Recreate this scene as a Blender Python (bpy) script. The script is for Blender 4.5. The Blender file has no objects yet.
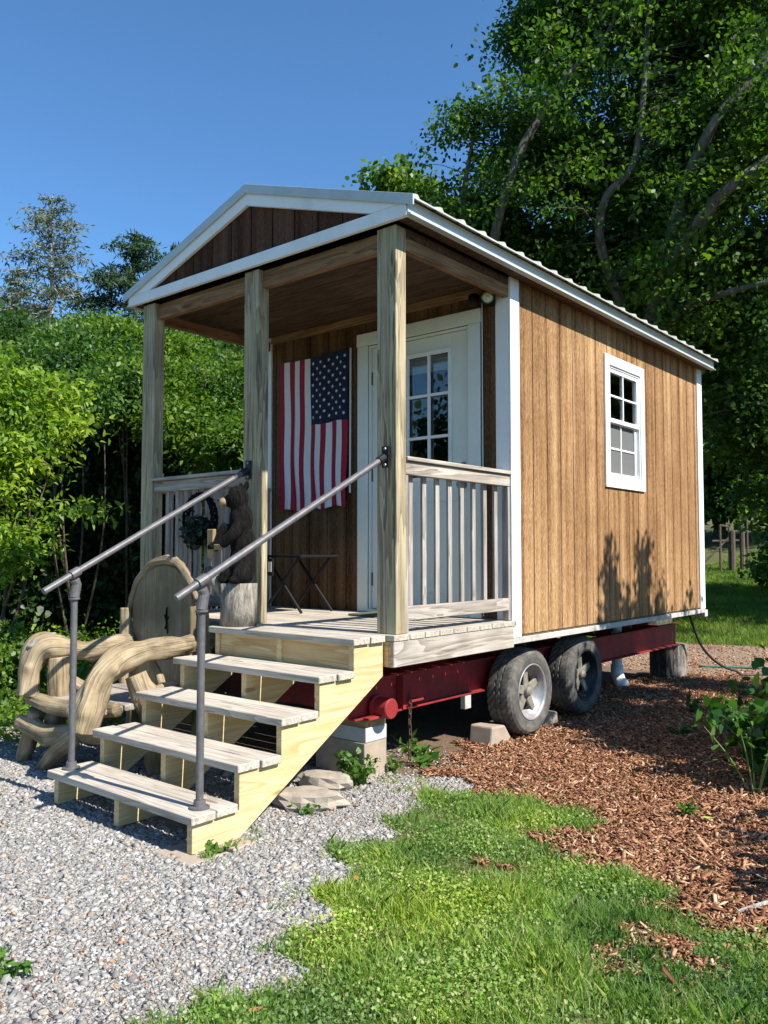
import bpy, math, random
import numpy as np
from mathutils import Vector, Matrix, noise
random.seed(7)
rng = np.random.default_rng(11)
R = math.radians
scn = bpy.context.scene
COL = scn.collection
GZ = -0.84                       # ground level; the porch deck is z = 0
CAM = (5.3079, -3.559, 0.4562); YAW = -0.693; PIT = 0.0486
F = np.array([math.sin(YAW), math.cos(YAW)]); RT = np.array([math.cos(YAW), -math.sin(YAW)])


def C(fwd, right, z=0.0):
    """a place so many metres ahead of and beside the photographer's standpoint"""
    return Vector((CAM[0] + F[0] * fwd + RT[0] * right, CAM[1] + F[1] * fwd + RT[1] * right, z))


def rise(x, y):
    t = np.maximum(0, y - 9.0)
    r = 0.085 * t * t / (t + 2.5)
    b = 0.02 * np.sin(x * 1.7 + 1) * np.sin(y * 1.3) + 0.012 * np.sin(x * 4.1) * np.cos(y * 3.7 + 2)
    near = np.clip((y - 4.5) / 3, 0, 1)
    return r + b * near


# ------------------------------------------------------------------ materials
def nt(name):
    m = bpy.data.materials.new(name); m.use_nodes = True
    t = m.node_tree; t.nodes.clear()
    return m, t, t.nodes, t.links


def N(t, kind, **kw):
    n = t.nodes.new(kind)
    for k, v in kw.items():
        if k in n.inputs.keys() if isinstance(k, str) else False:
            n.inputs[k].default_value = v
        else:
            setattr(n, k, v)
    return n


def ramp(t, stops, fac=None):
    r = t.nodes.new('ShaderNodeValToRGB'); e = r.color_ramp.elements
    while len(e) < len(stops): e.new(0.5)
    for i, (p, c) in enumerate(stops):
        e[i].position = p; e[i].color = (*c, 1) if len(c) == 3 else c
    if fac is not None: t.links.new(fac, r.inputs[0])
    return r.outputs[0]


def mix(t, a, b, fac, mode='MIX'):
    m = t.nodes.new('ShaderNodeMix'); m.data_type = 'RGBA'; m.blend_type = mode
    for s, v in ((0, fac), (6, a), (7, b)):
        if hasattr(v, 'links') or isinstance(v, bpy.types.NodeSocket): t.links.new(v, m.inputs[s])
        else: m.inputs[s].default_value = v if s == 0 else (*v, 1)
    return m.outputs[2]


def math_(t, op, a, b=None):
    m = t.nodes.new('ShaderNodeMath'); m.operation = op
    for i, v in enumerate((a, b)):
        if v is None: continue
        if isinstance(v, bpy.types.NodeSocket): t.links.new(v, m.inputs[i])
        else: m.inputs[i].default_value = v
    return m.outputs[0]


def coords(t, scale=(1, 1, 1), rot=(0, 0, 0), island=True):
    tc = t.nodes.new('ShaderNodeTexCoord'); mp = t.nodes.new('ShaderNodeMapping')
    mp.inputs['Scale'].default_value = scale; mp.inputs['Rotation'].default_value = rot
    v = tc.outputs['Object']
    if island:
        g = t.nodes.new('ShaderNodeNewGeometry')
        cb = t.nodes.new('ShaderNodeVectorMath'); cb.operation = 'MULTIPLY_ADD'
        t.links.new(g.outputs['Random Per Island'], cb.inputs[0]); cb.inputs[1].default_value = (37, 53, 71)
        t.links.new(v, cb.inputs[2]); v = cb.outputs[0]
    t.links.new(v, mp.inputs[0])
    return mp.outputs[0]


def noise_(t, vec, scale, detail=4, rough=0.55, dist=0.0):
    n = t.nodes.new('ShaderNodeTexNoise')
    n.inputs['Scale'].default_value = scale; n.inputs['Detail'].default_value = detail
    n.inputs['Roughness'].default_value = rough; n.inputs['Distortion'].default_value = dist
    t.links.new(vec, n.inputs['Vector'])
    return n.outputs[0]


def finish(t, color, rough=0.7, bump=None, bstr=0.3, bdist=0.01, spec=0.4, metal=0.0, extra=None):
    b = t.nodes.new('ShaderNodeBsdfPrincipled'); o = t.nodes.new('ShaderNodeOutputMaterial')
    for s, v in (('Base Color', color), ('Roughness', rough)):
        if isinstance(v, bpy.types.NodeSocket): t.links.new(v, b.inputs[s])
        else: b.inputs[s].default_value = (*v, 1) if s == 'Base Color' else v
    b.inputs['Specular IOR Level'].default_value = spec; b.inputs['Metallic'].default_value = metal
    if bump is not None:
        bp = t.nodes.new('ShaderNodeBump'); bp.inputs['Strength'].default_value = bstr; bp.inputs['Distance'].default_value = bdist
        t.links.new(bump, bp.inputs['Height']); t.links.new(bp.outputs[0], b.inputs['Normal'])
    t.links.new(b.outputs[0], o.inputs[0])
    return b


def wood(name, dark, mid, light, axis='X', rot=(0, 0, 0), fine=70, knots=True, rough=0.75, crack=0.35, stain=0.25, bs=0.4):
    """sawn lumber: long fibres along AXIS, rings, knots, checks, each board its own shift"""
    m, t, n, l = nt(name)
    st = {'X': (0.06, 1, 1), 'Y': (1, 0.06, 1), 'Z': (1, 1, 0.06)}[axis]
    v = coords(t, st, rot)
    v0 = coords(t, (1, 1, 1), rot)
    if knots:     # bend the fibres round knots
        kst = {'X': (1.6, 7, 7), 'Y': (7, 1.6, 7), 'Z': (7, 7, 1.6)}[axis]
        vk = coords(t, kst, rot)
        vo = n.new('ShaderNodeTexVoronoi'); l.new(vk, vo.inputs['Vector']); vo.inputs['Scale'].default_value = 1.0
        kd = vo.outputs['Distance']
        k = ramp(t, [(0.0, (1, 1, 1)), (0.16, (.25, .25, .25)), (0.4, (0, 0, 0))], kd)
        ad = n.new('ShaderNodeVectorMath'); ad.operation = 'MULTIPLY_ADD'
        l.new(k, ad.inputs[0]); ad.inputs[1].default_value = (.03, .03, .03); l.new(v, ad.inputs[2]); v = ad.outputs[0]
    fib = noise_(t, v, fine, 5, 0.65)
    rings = noise_(t, v, 9, 3, 0.5, 0.6)
    wv = math_(t, 'FRACT', math_(t, 'MULTIPLY', rings, 9))
    ringc = ramp(t, [(0, (.0, .0, .0)), (.65, (.7, .7, .7)), (.95, (1, 1, 1)), (1, (.1, .1, .1))], wv)
    f = mix(t, fib, ringc, 0.35)
    c = ramp(t, [(0.25, dark), (0.5, mid), (0.75, light)], f)
    blot = noise_(t, v0, 2.2, 4, 0.6)
    bl = ramp(t, [(0.35, (1 - stain,) * 3), (0.62, (1, 1, 1))], blot)
    c = mix(t, c, bl, 1.0, 'MULTIPLY')
    g = n.new('ShaderNodeNewGeometry')
    var = ramp(t, [(0, (.84, .84, .84)), (1, (1.0, 1.0, 1.0))], g.outputs['Random Per Island'])
    c = mix(t, c, var, 1.0, 'MULTIPLY')
    h = fib
    if crack > 0:
        cr = noise_(t, v, 26, 2, 0.5, 0.2)
        crm = ramp(t, [(0.31, (0, 0, 0)), (0.345, (1, 1, 1))], cr)
        c = mix(t, mix(t, c, (dark[0] * .35, dark[1] * .35, dark[2] * .35), crack), c, crm)
        h = mix(t, fib, crm, 0.5)
    if knots:
        kc = ramp(t, [(0.0, (1, 1, 1)), (0.07, (1, 1, 1)), (0.11, (0, 0, 0))], kd)
        c = mix(t, c, (dark[0] * .55, dark[1] * .45, dark[2] * .4), math_(t, 'MULTIPLY', kc, 0.8))
    finish(t, c, rough, h, bs, 0.004, 0.25)
    return m


def plain(name, col, rough=0.6, var=0.12, scale=8, bump=0.15, metal=0.0, spec=0.4, dirt=None, dirtamt=0.5):
    m, t, n, l = nt(name)
    v = coords(t)
    a = noise_(t, v, scale, 5, 0.6); b = noise_(t, v, scale * 9, 3, 0.6)
    lo = tuple(c * (1 - var) for c in col); hi = tuple(min(1, c * (1 + var * .6)) for c in col)
    c = ramp(t, [(0.3, lo), (0.7, hi)], a)
    if dirt:
        dm = noise_(t, v, scale * .6, 6, 0.7)
        c = mix(t, c, dirt, math_(t, 'MULTIPLY', ramp(t, [(0.5, (0, 0, 0)), (0.72, (1, 1, 1))], dm), dirtamt))
    finish(t, c, rough, b, bump, 0.003, spec, metal)
    return m


def leafmat(name, cols, trans=0.45, rough=0.45, scale_noise=1.3):
    """leaf: each leaf its own tint, light passes through"""
    m, t, n, l = nt(name)
    g = n.new('ShaderNodeNewGeometry')
    k = len(cols)
    c = ramp(t, [(i / (k - 1), cols[i]) for i in range(k)], g.outputs['Random Per Island'])
    tc = n.new('ShaderNodeTexCoord')
    big = noise_(t, tc.outputs['Object'], scale_noise, 2, 0.5)
    c = mix(t, c, ramp(t, [(0.32, (.45, .58, .62)), (0.5, (.95, .95, .95)), (0.68, (1.4, 1.2, .85))], big), 1.0, 'MULTIPLY')
    d = n.new('ShaderNodeBsdfPrincipled'); l.new(c, d.inputs['Base Color']); d.inputs['Roughness'].default_value = rough
    d.inputs['Specular IOR Level'].default_value = 0.35
    tr = n.new('ShaderNodeBsdfTranslucent')
    c2 = mix(t, c, (1.25, 1.35, .45), 1.0, 'MULTIPLY'); l.new(c2, tr.inputs[0])
    mx = n.new('ShaderNodeMixShader'); mx.inputs[0].default_value = trans
    l.new(d.outputs[0], mx.inputs[1]); l.new(tr.outputs[0], mx.inputs[2])
    o = n.new('ShaderNodeOutputMaterial'); l.new(mx.outputs[0], o.inputs[0])
    return m


M = {}
M['post'] = wood('weathered_post_wood', (.20, .16, .10), (.40, .33, .205), (.55, .475, .31), 'Z', fine=60, crack=.7, stain=.25)
M['rail'] = wood('weathered_rail_wood', (.22, .185, .15), (.38, .335, .285), (.50, .45, .39), 'X', fine=60, crack=.45)
M['rail_y'] = wood('weathered_rail_wood_side', (.22, .18, .145), (.42, .37, .31), (.56, .50, .43), 'Y', fine=60, crack=.5)
M['bal'] = wood('baluster_wood', (.21, .18, .15), (.36, .32, .28), (.48, .43, .38), 'Z', fine=60, crack=.3, knots=False)
M['tread'] = wood('grey_tread_wood', (.33, .285, .225), (.50, .44, .36), (.62, .56, .47), 'X', fine=80, crack=.45, stain=.2)
M['pine'] = wood('fresh_pine', (.54, .37, .17), (.64, .48, .25), (.70, .56, .33), 'Y', rot=(R(-33), 0, 0), fine=45, crack=0, stain=.1, rough=.6, bs=.15)
M['pine_x'] = wood('fresh_pine_board', (.46, .29, .12), (.60, .42, .20), (.70, .53, .30), 'X', fine=45, crack=0, stain=.1, rough=.6, bs=.15)
M['beam'] = wood('tan_beam_wood', (.14, .075, .035), (.25, .14, .065), (.36, .22, .11), 'X', fine=50, crack=.2)
M['beam_y'] = wood('tan_beam_wood_side', (.14, .075, .035), (.25, .14, .065), (.36, .22, .11), 'Y', fine=50, crack=.2)
M['joist'] = wood('old_joist_wood', (.07, .055, .04), (.13, .10, .075), (.19, .15, .11), 'X', fine=50)
M['shim'] = wood('shim_wood', (.25, .17, .08), (.40, .29, .14), (.5, .38, .2), 'X', fine=50, knots=False)


def siding_mat(name='stained_rough_siding', k=1.0, phase=0.0, tintc=(1, 1, 1)):
    m, t, n, l = nt(name)
    v = coords(t, (1, 1, .035), island=False); v1 = coords(t, (1, 1, 1), island=False); v2 = coords(t, (1, 1, .25), island=False)
    fib = noise_(t, v, 95, 5, .7); band = noise_(t, v, 14, 3, .55, .4); spk = noise_(t, v2, 130, 3, .7)
    f = mix(t, mix(t, fib, band, .40), spk, .48)
    wide = noise_(t, coords(t, (1, 1, .02), island=False), 11, 2, .5)
    f = mix(t, f, wide, .30)
    c = ramp(t, [(.40, (.115, .058, .022)), (.465, (.245, .138, .062)), (.525, (.36, .22, .108)), (.60, (.50, .34, .19))], f)
    blot = noise_(t, v1, 1.1, 5, .65)
    c = mix(t, c, ramp(t, [(.35, (.74, .70, .66)), (.6, (1, 1, 1))], blot), 1.0, 'MULTIPLY')
    # stain gathers along every groove edge
    sq = n.new('ShaderNodeSeparateXYZ'); l.new(v1, sq.inputs[0])
    pos = math_(t, 'ADD', math_(t, 'ADD', sq.outputs[0], sq.outputs[1]), math_(t, 'MULTIPLY', math_(t, 'SUBTRACT', band, .5), .05))
    fr_ = math_(t, 'FRACT', math_(t, 'ADD', math_(t, 'DIVIDE', pos, .2032), phase))
    c = mix(t, c, ramp(t, [(0, (.62, .57, .53)), (.06, (.95, .95, .95)), (.30, (1.03, 1.03, 1.0)), (.52, (.93, .91, .89)), (.60, (1.03, 1.03, 1.01)), (.92, (.93, .91, .90)), (1, (.62, .57, .53))], fr_), 1.0, 'MULTIPLY')
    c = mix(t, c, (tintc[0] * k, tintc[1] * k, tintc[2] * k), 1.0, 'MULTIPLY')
    # damp dark stain climbing from the foot of the wall at the back corner
    sp = n.new('ShaderNodeSeparateXYZ'); l.new(v1, sp.inputs[0])
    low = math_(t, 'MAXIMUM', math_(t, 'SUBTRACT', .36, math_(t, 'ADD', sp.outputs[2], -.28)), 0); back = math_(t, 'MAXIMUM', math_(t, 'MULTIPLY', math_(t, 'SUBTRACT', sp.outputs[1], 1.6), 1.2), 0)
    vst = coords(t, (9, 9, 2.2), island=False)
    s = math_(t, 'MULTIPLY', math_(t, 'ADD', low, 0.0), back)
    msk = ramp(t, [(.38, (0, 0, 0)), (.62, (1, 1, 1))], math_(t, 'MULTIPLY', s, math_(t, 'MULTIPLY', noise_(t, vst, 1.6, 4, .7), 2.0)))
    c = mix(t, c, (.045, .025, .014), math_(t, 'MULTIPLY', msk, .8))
    finish(t, c, .85, f, 1.0, .012, .15)
    return m


# the cabin origin is (1.22, 2.5): groove at y = PD + .1 on the side, x = .12 on the front
M['siding'] = siding_mat('stained_rough_siding', 1.10, -(((2.430 - 1.22) + (1.245 + .1 - 2.5)) / .2032 % 1), (1, .99, .98))
M['siding_front'] = siding_mat('darker_front_siding', .42, -(((1.245 - 2.5) + (.12 - 1.22)) / .2032 % 1), (1, .93, .95))  # same siding pattern at a lower, faintly redder tint for the front wall
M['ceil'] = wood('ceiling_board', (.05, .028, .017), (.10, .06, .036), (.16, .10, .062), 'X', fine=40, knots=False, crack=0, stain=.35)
M['white'] = plain('white_paint', (.78, .79, .78), .55, .05, 3, .12, dirt=(.35, .33, .30), dirtamt=.35)
M['offwhite'] = plain('grey_white_skirt_paint', (.50, .47, .42), .7, .12, 6, .3, dirt=(.14, .10, .07), dirtamt=.8)
M['doorwhite'] = plain('cream_door_paint', (.70, .72, .66), .45, .05, 3, .08, dirt=(.35, .34, .30), dirtamt=.2)
M['roofmetal'] = plain('ribbed_roof_metal', (.52, .52, .45), .45, .15, 6, .08, metal=.15, dirt=(.33, .30, .2), dirtamt=.7)
M['trimmetal'] = plain('pale_trim_metal', (.46, .51, .50), .42, .06, 5, .06, metal=.1, dirt=(.3, .33, .33), dirtamt=.4)
M['pipe'] = plain('galvanised_pipe', (.13, .127, .13), .5, .25, 30, .15, metal=.3, dirt=(.25, .19, .15), dirtamt=.4)
M['blackmetal'] = plain('black_metal', (.02, .02, .022), .45, .2, 20, .1, metal=.4)
M['red'] = plain('faded_red_paint', (.30, .024, .026), .65, .4, 5, .4, dirt=(.06, .03, .022), dirtamt=1.0)
M['rust'] = plain('rusty_steel', (.12, .07, .045), .8, .4, 30, .4, metal=.3)
M['rubber'] = plain('dry_tyre_rubber', (.085, .08, .072), .85, .4, 14, .5, dirt=(.22, .195, .16), dirtamt=.8)
M['chrome'] = plain('dull_chrome', (.34, .34, .35), .5, .25, 12, .2, metal=.5, dirt=(.25, .18, .12), dirtamt=.7)
M['cream'] = plain('dirty_hub_paint', (.22, .20, .155), .65, .4, 25, .3, dirt=(.15, .11, .07), dirtamt=.7)
M['conc'] = plain('tan_concrete', (.36, .29, .22), .9, .18, 18, .6)
M['concgrey'] = plain('grey_concrete', (.48, .48, .48), .9, .12, 22, .6)
M['pvc'] = plain('white_pvc', (.68, .67, .66), .4, .06, 8, .05, dirt=(.3, .25, .2), dirtamt=.5)
M['hose'] = plain('green_hose', (.03, .17, .10), .4, .1, 10, .05)
M['cable'] = plain('black_cable', (.02, .02, .018), .45, .1, 10, .05)
M['fur'] = None
M['snout'] = plain('tan_carved_wood', (.30, .20, .09), .6, .2, 25, .5)
M['mat'] = plain('green_doormat', (.10, .12, .07), .95, .3, 60, .8)
M['plastic'] = plain('black_plastic', (.010, .010, .011), .6, .2, 12, .1, spec=.2)
M['tag'] = plain('paper_tag', (.62, .60, .56), .7, .1, 10, .05)
M['rock'] = plain('field_rock', (.36, .31, .25), .9, .35, 9, .8, dirt=(.5, .42, .3), dirtamt=.6)
M['fabric_red'] = plain('flag_red', (.33, .012, .03), .85, .08, 40, .2)
M['fabric_white'] = plain('flag_white', (.66, .66, .68), .85, .04, 40, .2)
M['fabric_blue'] = plain('flag_blue', (.007, .012, .038), .85, .1, 40, .2)
M['room'] = plain('interior_wall', (.12, .09, .065), .8, .1, 4, .1)
M['blind'] = plain('white_blind', (.6, .6, .6), .7, .04, 4, .05)


def glass_mat(name, tint, refl):
    m, t, n, l = nt(name)
    tr = n.new('ShaderNodeBsdfTransparent'); tr.inputs[0].default_value = (*tint, 1)
    gl = n.new('ShaderNodeBsdfGlossy'); gl.inputs['Roughness'].default_value = .015
    tc = n.new('ShaderNodeTexCoord'); bp = n.new('ShaderNodeBump'); bp.inputs['Strength'].default_value = .05; bp.inputs['Distance'].default_value = .02
    l.new(noise_(t, tc.outputs['Object'], 3, 2, .5), bp.inputs['Height']); l.new(bp.outputs[0], gl.inputs['Normal'])
    fr = n.new('ShaderNodeFresnel'); fr.inputs[0].default_value = 1.5
    fac = math_(t, 'MULTIPLY', fr.outputs[0], refl)
    mx = n.new('ShaderNodeMixShader'); l.new(math_(t, 'MINIMUM', fac, .9), mx.inputs[0]); l.new(tr.outputs[0], mx.inputs[1]); l.new(gl.outputs[0], mx.inputs[2])
    o = n.new('ShaderNodeOutputMaterial'); l.new(mx.outputs[0], o.inputs[0])
    return m


M['glass'] = glass_mat('window_glass', (.8, .85, .85), 3.0)
M['screen'] = plain('grey_insect_screen', (.13, .135, .13), .8, .08, 60, .2)


def bark_mat(name, dark, light, sc=1.0, moss=None):
    m, t, n, l = nt(name)
    v = coords(t, (1, 1, .25), island=False); v1 = coords(t, (1, 1, 1), island=False)
    a = noise_(t, v, 14 * sc, 6, .65, .4); b = noise_(t, v1, 3 * sc, 4, .6)
    c = ramp(t, [(.35, dark), (.62, light)], a)
    if moss: c = mix(t, c, moss, ramp(t, [(.5, (0, 0, 0)), (.62, (1, 1, 1))], b))
    finish(t, c, .9, a, .9, .03, .15)
    return m


M['bark'] = bark_mat('grey_maple_bark', (.05, .045, .037), (.165, .15, .125), 1.2, (.08, .09, .055))
M['twig'] = bark_mat('brown_twig_bark', (.07, .05, .035), (.17, .13, .09), 2)
M['fur'] = bark_mat('black_carved_wood', (.0015, .0015, .0015), (.014, .012, .011), 4)
M['stumpbark'] = bark_mat('grey_stump_bark', (.10, .09, .075), (.33, .30, .25), 2)
M['palebark'] = bark_mat('pale_dead_bark', (.25, .23, .2), (.45, .42, .38), 2)


def logmat():
    m, t, n, l = nt('peeled_driftwood')
    v = coords(t, (1, 1, 1))
    tc = n.new('ShaderNodeTexCoord'); u = n.new('ShaderNodeMapping'); u.inputs['Scale'].default_value = (26, 1.3, 1); l.new(tc.outputs['UV'], u.inputs[0])
    f = noise_(t, u.outputs[0], 3, 5, .6, .3); b = noise_(t, v, 5, 4, .6); cr = noise_(t, u.outputs[0], 1.4, 2, .5, .4)
    c = ramp(t, [(.36, (.085, .062, .038)), (.45, (.22, .165, .095)), (.54, (.34, .265, .16)), (.66, (.44, .37, .26))], mix(t, f, b, .5))
    crm = ramp(t, [(.36, (0, 0, 0)), (.40, (1, 1, 1))], cr)
    c = mix(t, mix(t, c, (.10, .07, .04), .6), c, crm)
    finish(t, c, .6, mix(t, f, crm, .4), .6, .012, .3)
    return m


M['log'] = logmat()
M['slab'] = wood('slab_back_wood', (.24, .18, .10), (.31, .245, .145), (.37, .30, .19), 'Z', fine=30, crack=.25, stain=.45)

M['maple_leaf'] = leafmat('maple_leaves', [(.028, .072, .014), (.046, .108, .017), (.07, .15, .021), (.125, .225, .03)], .52)
M['shrub_leaf'] = leafmat('shrub_leaves', [(.045, .11, .018), (.085, .175, .024), (.14, .245, .03), (.21, .31, .05)], .48)
M['mid_leaf'] = leafmat('mid_green_leaves', [(.03, .085, .02), (.055, .135, .028), (.09, .19, .04), (.14, .24, .055)], .42)
M['under_leaf'] = leafmat('shade_darkened_leaves', [(.014, .04, .012), (.022, .06, .014), (.035, .085, .018)], .3)  # leaf colour darkened to carry the shade of the hollow under the shrubs
M['near_leaf'] = leafmat('bright_near_leaves', [(.09, .18, .022), (.17, .29, .03), (.25, .38, .045), (.34, .46, .08)], .5)
M['back_leaf'] = leafmat('background_leaves', [(.03, .075, .018), (.05, .115, .022), (.085, .17, .03)], .42)
M['spruce_leaf'] = leafmat('conifer_needles', [(.022, .055, .028), (.035, .08, .038), (.06, .11, .05)], .25, .6)
M['thin_leaf'] = leafmat('sparse_conifer_needles', [(.08, .11, .075), (.11, .145, .09), (.16, .16, .11)], .3, .6)
M['sap_leaf'] = leafmat('light_sapling_leaves', [(.09, .17, .03), (.13, .23, .04), (.17, .28, .06)], .5)
M['grass'] = leafmat('grass_blades', [(.10, .20, .03), (.165, .31, .05), (.24, .40, .075), (.32, .44, .13), (.46, .47, .25)], .42, .5)
M['lawn'] = leafmat('far_lawn_blades', [(.09, .17, .022), (.14, .24, .03), (.20, .30, .05)], .4, .6)
M['weed'] = leafmat('weed_leaves', [(.06, .15, .02), (.10, .22, .03), (.15, .28, .05)], .45)
M['darkweed'] = leafmat('broad_dark_leaves', [(.03, .10, .02), (.05, .15, .03), (.085, .20, .04)], .4, .35)
M['stem'] = plain('green_stem', (.16, .22, .06), .6, .2, 10, .1)
M['dryleaf'] = plain('dry_fallen_leaf', (.40, .17, .06), .7, .3, 30, .2)
M['greenleaf'] = plain('pale_fallen_leaf', (.32, .38, .10), .6, .2, 30, .2)


def chips_mat(name, stops, rough=.85):
    m, t, n, l = nt(name)
    g = n.new('ShaderNodeNewGeometry'); c = ramp(t, stops, g.outputs['Random Per Island'])
    tc = n.new('ShaderNodeTexCoord'); a = noise_(t, tc.outputs['Object'], 60, 3, .6)
    c = mix(t, c, ramp(t, [(.3, (.7, .7, .7)), (.7, (1.1, 1.1, 1.1))], a), 1.0, 'MULTIPLY')
    finish(t, c, rough, a, .4, .003, .25)
    return m


M['gravel'] = chips_mat('crushed_grey_stone', [(0, (.19, .18, .17)), (.3, (.28, .27, .25)), (.6, (.37, .36, .34)), (.78, (.46, .45, .425)), (.85, (.36, .27, .18)), (.92, (.30, .28, .26)), (1, (.56, .545, .52))])
M['mulch'] = chips_mat('bark_chips', [(0, (.12, .048, .024)), (.35, (.25, .108, .052)), (.7, (.39, .19, .095)), (.9, (.52, .30, .17)), (1, (.66, .49, .33))])


def ground_mat():
    m, t, n, l = nt('ground_soil')
    tc = n.new('ShaderNodeTexCoord'); v = tc.outputs['Object']
    fine = noise_(t, v, 55, 5, .7); med = noise_(t, v, 7, 4, .6); big = noise_(t, v, .6, 4, .6)
    soil = ramp(t, [(.3, (.10, .065, .04)), (.7, (.21, .15, .10))], mix(t, fine, med, .4))
    vo = n.new('ShaderNodeTexVoronoi'); vo.inputs['Scale'].default_value = 45; l.new(v, vo.inputs['Vector'])
    gr = ramp(t, [(0, (.24, .22, .20)), (.5, (.36, .34, .31)), (1, (.50, .48, .45))], vo.outputs['Color'])
    gr = mix(t, gr, ramp(t, [(.35, (.65, .6, .55)), (.6, (1, 1, 1))], med), 1.0, 'MULTIPLY')
    mu = ramp(t, [(.3, (.055, .022, .012)), (.5, (.12, .05, .024)), (.75, (.20, .09, .045))], fine)
    ga = ramp(t, [(.3, (.06, .06, .022)), (.7, (.13, .14, .05))], mix(t, fine, big, .5))
    pa = ramp(t, [(.3, (.17, .12, .085)), (.7, (.33, .25, .185))], mix(t, fine, med, .3))
    c = soil
    jit = math_(t, 'MULTIPLY', math_(t, 'SUBTRACT', med, .5), .9)
    for nm, k in (('w_gravel', gr), ('w_mulch', mu), ('w_path', pa), ('w_grass', ga)):
        a = n.new('ShaderNodeAttribute'); a.attribute_name = nm
        c = mix(t, c, k, ramp(t, [(.4, (0, 0, 0)), (.6, (1, 1, 1))], math_(t, 'ADD', a.outputs['Fac'], jit)))
    finish(t, c, .95, mix(t, fine, vo.outputs['Distance'], .4), .8, .02, .15)
    return m


M['ground'] = ground_mat()


# ------------------------------------------------------------------ mesh helpers
def wloc(o):
    v = Vector((0, 0, 0))
    while o is not None:
        v = v + o.location; o = o.parent
    return v


def props(o, label=None, cat=None, group=None, kind=None):
    if label: o['label'] = label
    if cat: o['category'] = cat
    if group: o['group'] = group
    if kind: o['kind'] = kind
    return o


def empty(name, loc, label, cat, group=None):
    o = bpy.data.objects.new(name, None); COL.objects.link(o); o.location = loc; o.empty_display_size = .1
    return props(o, label, cat, group)


def link(name, me, mats, parent, loc=None):
    o = bpy.data.objects.new(name, me); COL.objects.link(o)
    for m in (mats if isinstance(mats, (list, tuple)) else [mats]): me.materials.append(M[m] if isinstance(m, str) else m)
    if parent is not None: o.parent = parent
    if loc is not None: o.location = loc
    return o


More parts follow.
